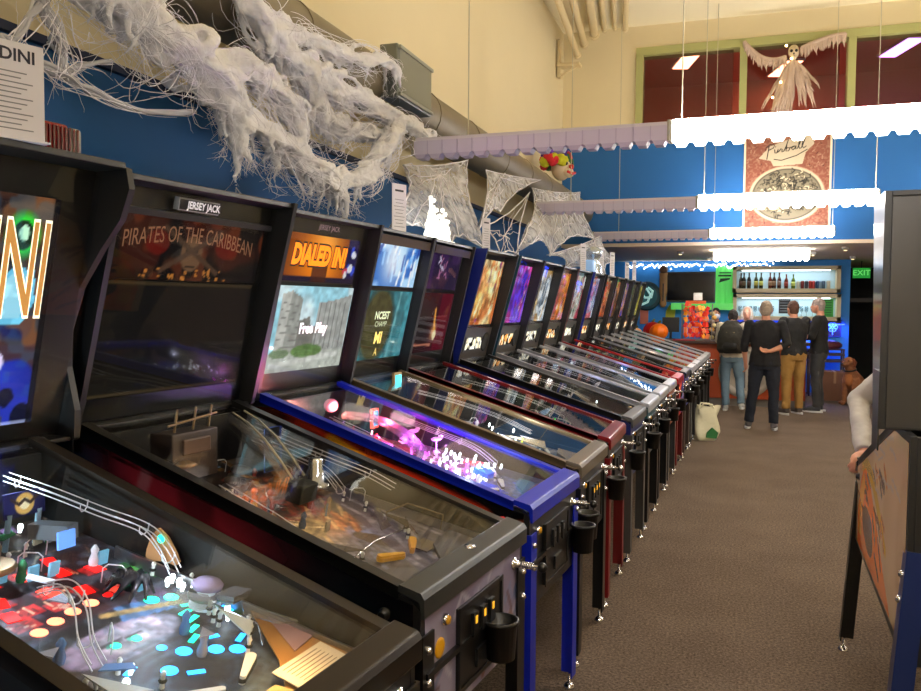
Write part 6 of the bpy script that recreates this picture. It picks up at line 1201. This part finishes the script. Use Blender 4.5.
def film_mat():
    m = bpy.data.materials.new('web_film'); m.use_nodes = True; nt = m.node_tree; b = nt.nodes['Principled BSDF']; b.inputs['Base Color'].default_value = (*lin((.97,.97,.99)), 1); b.inputs['Roughness'].default_value = .9
    tc = nt.nodes.new('ShaderNodeTexCoord'); n = nt.nodes.new('ShaderNodeTexNoise'); n.inputs['Scale'].default_value = 7; n.inputs['Detail'].default_value = 8; n.inputs['Distortion'].default_value = 1.5
    r = nt.nodes.new('ShaderNodeMapRange'); r.inputs['From Min'].default_value = .40; r.inputs['From Max'].default_value = .72; r.inputs['To Min'].default_value = .22; r.inputs['To Max'].default_value = .75
    nt.links.new(tc.outputs['Object'], n.inputs['Vector']); nt.links.new(n.outputs['Fac'], r.inputs['Value']); nt.links.new(r.outputs[0], b.inputs['Alpha']); return m
FILM = film_mat()
def web_sheet(label, corners, hub, rings=3, seed=1, film=True, sub=4):
    q = random.Random(seed); t = thing('stretched_web', label, 'cobweb', (0,0,0)); C_ = [at(px, py, x=x) for px, py, x in corners]; h = at(*hub[:2], x=hub[2]); rim = []
    for i in range(len(C_)):
        a, b = C_[i], C_[(i+1) % len(C_)]
        for k in range(sub): p = a.lerp(b, k/sub); p = p+(h-p)*(.22*math.sin(math.pi*k/sub)); rim.append(p)
    m = MB(); n = len(rim)
    for p in rim: m.tube([h.lerp(p, i/6)+Vector((q.gauss(0,.008), q.gauss(0,.01), q.gauss(0,.01)))*(0 if i in (0,6) else 1) for i in range(7)], [.003*q.uniform(.6,1.5)]*7, 5)
    for j in range(1, rings+1):
        f = j/rings; lp = []
        for i in range(n):
            a, b = h.lerp(rim[i], f), h.lerp(rim[(i+1) % n], f); lp += [a, a.lerp(b,.5)+(h-a.lerp(b,.5))*.07]
        m.tube(lp, .0025 if j < rings else .006, 5, closed=True)
    build('strands', m, FIB, t)
    if film:
        vs = [tuple(h)]; fs = []; K = 4
        for j in range(1, K+1):
            for i in range(n): p = h.lerp(rim[i], j/K); vs.append(tuple(p+Vector((q.gauss(0,.012), 0, 0))))
        for i in range(n): fs.append((0, 1+i, 1+(i+1) % n))
        for j in range(K-1):
            for i in range(n): fs.append((1+j*n+i, 1+(j+1)*n+i, 1+(j+1)*n+(i+1) % n, 1+j*n+(i+1) % n))
        m = MB(); m.add(vs, fs, 0, True); o = build('film', m, FILM, t); sl = o.modifiers.new('t', 'SOLIDIFY'); sl.thickness = .002
    return t
web_sheet('stretched cobweb behind the glowing white topper, hanging from the duct', [(404,165,-2.1),(468,160,-2.1),(486,250,-1.75),(440,262,-1.75),(392,228,-1.75)], (440,175,-2.08), 3, 1)
web_sheet('small triangular cobweb hanging from the duct beside the paper card', [(486,170,-2.1),(541,180,-2.1),(500,212,-1.9),(480,228,-1.75)], (500,178,-2.05), 2, 2, sub=3)
web_sheet('large cobweb spread below the clown head between duct and strip light', [(532,188,-2.1),(580,192,-2.1),(597,240,-1.8),(550,256,-1.75),(515,254,-1.75)], (560,200,-2.0), 3, 3)
web_sheet('low cobweb reaching over the backboxes toward the bar', [(547,255,-1.8),(600,236,-1.8),(615,262,-1.7),(605,276,-1.7),(565,268,-1.7)], (590,248,-1.75), 2, 4, sub=3)
web_sheet('wide faint cobweb between the two lit toppers and the wall', [(484,226,-1.9),(530,192,-2.0),(518,255,-1.75),(500,256,-1.75)], (505,235,-1.85), 1, 5, film=False, sub=3)
# ------------------------------------------------------------ things on top of the backboxes
def card(px, py0, py1, x, wd, label, lines=9, title=None, top=None):
    a = at(px, py0, x=x); b = at(px, py1, x=x); z0 = 1.97; h = a.z-b.z; y = b.y; t = thing('flyer_card', label, 'card', (x, y, z0), R(-20))
    m = MB(); m.box((0,0,h/2), (.003,wd,h)); m.bb((-.03,-wd/2,0),(.03,wd/2,.004)); build('sheet', m, mat('paper_white', (.86,.85,.88), .6), t)
    m = MB()
    for k in range(lines): l = wd*(.75-.25*((k*5) % 3)/2); m.bb((.0015,-l/2,h*(.12+.62*k/lines)),(.0022,l/2,h*(.12+.62*k/lines)+h*.012))
    build('small_print', m, mat('print_grey', (.50,.50,.54), .7), t); m = MB()
    if title: m.text(title, wd*.19, lambda a, b, d: (.002+d, a, h*.86+b), .0006, bold=.001)
    else: m.bb((.0015,-wd*.3,h*.84),(.0022,wd*.3,h*.88))
    build('title', m, mat('ink_dark2', (.12,.12,.2), .6), t); return t
card(-2, 52, 153, -1.60, .21, 'white information card with heading on top of the nearest machine', 12, 'HOUDINI')
card(399, 188, 237, -1.66, .105, 'white paper card standing where the blue railed machine meets the next')
card(486, 222, 256, -1.66, .09, 'narrow white card on the machine with the gold orange backglass')
card(583, 240, 268, -1.58, .12, 'white card standing on the red sided machine near the clown head')
card(601, 244, 272, -1.55, .12, 'white card behind the low cobweb, second along from the clown head')
card(612, 252, 277, -1.52, .12, 'white card on the backboxes just before the bar, under the web')
card(627, 262, 280, -1.50, .12, 'small white card on the far end of the machine row')
card(634, 262, 283, -1.45, .12, 'last small white card next to the blue bar wall')
c = at(54,160,x=-1.72); t = thing('tail_light', 'red and clear ribbed tail light lying on top of the nearest machine', 'lamp', (-1.72, c.y, 1.97), R(-8)); m = MB(); m.bb((-.04,-.055,.0),(.03,.025,.10)); build('red_lens', m, mat('red_lens', (.55,.05,.07), .15), t, bevel=.01); m = MB(); m.bb((-.04,.026,.0),(.03,.065,.095)); build('clear_lens', m, mat('clear_lens', (.65,.62,.62), .1, coat=.5), t, bevel=.01)
m = MB(); [m.bb((.03,-.05+k*.012,.01),(.034,-.045+k*.012,.09)) for k in range(9)]; build('ribs', m, mat('red_rib', (.35,.03,.05), .2), t)
c = at(437,247,x=-1.68); t = thing('lit_topper', 'glowing white cutout topper of crowded figures on two backboxes', 'topper', (-1.68, c.y, 1.955)); WT = emat((1,1,.96), 1.6); q = random.Random(8)
m = MB(); m.bb((-.03,-.20,.0),(.03,.24,.03)); build('base', m, WT, t)
m = MB()
for k, (y, h) in enumerate(((-.17,.10),(-.12,.17),(-.06,.25),(-.01,.20),(.04,.17),(.09,.21),(.14,.19),(.19,.15))):
    m.tube([(0,y,.02),(q.uniform(-.01,.01),y+.005,h*.5),(0,y,h-.03)], [.017,.016,.010], 8); m.ball((0,y,h), .014, 8); m.tube([(0,y,h*.7),(.0,y+.035,h*.55)], .008, 5)
m.tube([(0,-.19,.02),(0,-.14,.13),(0,-.10,.20),(0,-.11,.27)], .012, 6); build('figures', m, WT, t)
c = at(592,282,x=-1.55); t = thing('silver_topper', 'shiny pale blue ornament standing on the blue sided backbox', 'topper', (-1.55, c.y, 1.97)); build('cube', MB().bb((-.05,-.20,0),(.05,-.04,.14)), mat('ice_blue', (.6,.75,.92), .3, emit=.35), t, bevel=.02); m = MB(); m.lathe([(.10,0),(.09,.08),(.05,.14),(.09,.20),(.10,.26),(.03,.30)], (0,.08,0), n=10); build('bell', m, mat('silver_foil', (.75,.80,.86), .25, .8), t)
# clown head on the duct
c = at(565,172,x=-2.15); t = thing('clown_head', 'clown head with purple, yellow and red curls sitting on the duct', 'halloween decoration', (-2.2, c.y, 3.22), R(-25)); m = MB(); s_ = .17
m.ball((0,0,s_), (s_*.8,s_*.75,s_), 18); m.ball((s_*.7,0,s_*.55), (s_*.35,s_*.5,s_*.4), 12); build('face', m, mat('clown_skin', (.86,.78,.66), .6), t); build('nose', MB().ball((s_*.95,0,s_*.95), .035, 10), mat('clown_red', (.8,.08,.1), .4), t)
for y in (-1,1): build('eye', MB().ball((s_*.72,y*.06,s_*1.2), .025, 8), BLKM, t)
build('mouth', MB().tube([(s_*.95,-.08,s_*.55),(s_*1.05,0,s_*.42),(s_*.95,.08,s_*.55)], .018, 6), mat('clown_red'), t)
cols = [(.35,.2,.65),(.25,.15,.55),(.75,.75,.15),(.8,.15,.2),(.6,.15,.2),(.2,.4,.2)]; mm = [MB() for _ in cols]; q = random.Random(6)
for k in range(110):
    a = q.uniform(0,6.28); e = q.uniform(-.1,1.4); d = Vector((math.cos(a)*math.cos(e)*.8-.2, math.sin(a)*math.cos(e), math.sin(e))); i = (0 if d.y < .2 else 3) if d.z > .45 else (2 if d.y < 0 else 4); i = (i+q.choice((0,0,1))) % 6; mm[i].ball(Vector((-.03,-.02,s_*1.25))+d*s_*1.15, q.uniform(.045,.07), 8)
for k_, (mb_, cl) in enumerate(zip(mm, cols)):
    if mb_.v: build('curls', mb_, mat('curl%d' % k_, cl, .9, bump=1, bscale=60), t)

# ------------------------------------------------------------ camera and world
cam = bpy.data.cameras.new('camera'); co = bpy.data.objects.new('camera', cam); COL.objects.link(co)
cam.sensor_fit = 'HORIZONTAL'; cam.sensor_width = 36; cam.lens = F_PX/921*36; cam.clip_start = .05; cam.clip_end = 100
co.matrix_world = Matrix(((CR.x,CU.x,-CF.x,CP.x),(CR.y,CU.y,-CF.y,CP.y),(CR.z,CU.z,-CF.z,CP.z),(0,0,0,1)))
SC.camera = co
w = bpy.data.worlds.new('world'); SC.world = w; w.use_nodes = True; w.node_tree.nodes['Background'].inputs['Color'].default_value = (*lin((.95,.85,.72)), 1); w.node_tree.nodes['Background'].inputs['Strength'].default_value = .15
SC.view_settings.view_transform = 'Standard'; SC.view_settings.look = 'None'; SC.view_settings.gamma = 1; SC.view_settings.use_curve_mapping = False; SC.view_settings.exposure = 0.0
cy = SC.cycles; cy.use_denoising = True; cy.max_bounces = 7; cy.diffuse_bounces = 3; cy.glossy_bounces = 3; cy.transparent_max_bounces = 12; cy.transmission_bounces = 3; cy.sample_clamp_indirect = 4; cy.sample_clamp_direct = 0; cy.caustics_reflective = False; cy.caustics_refractive = False
try: cy.denoiser = 'OPENIMAGEDENOISE'
except Exception: pass
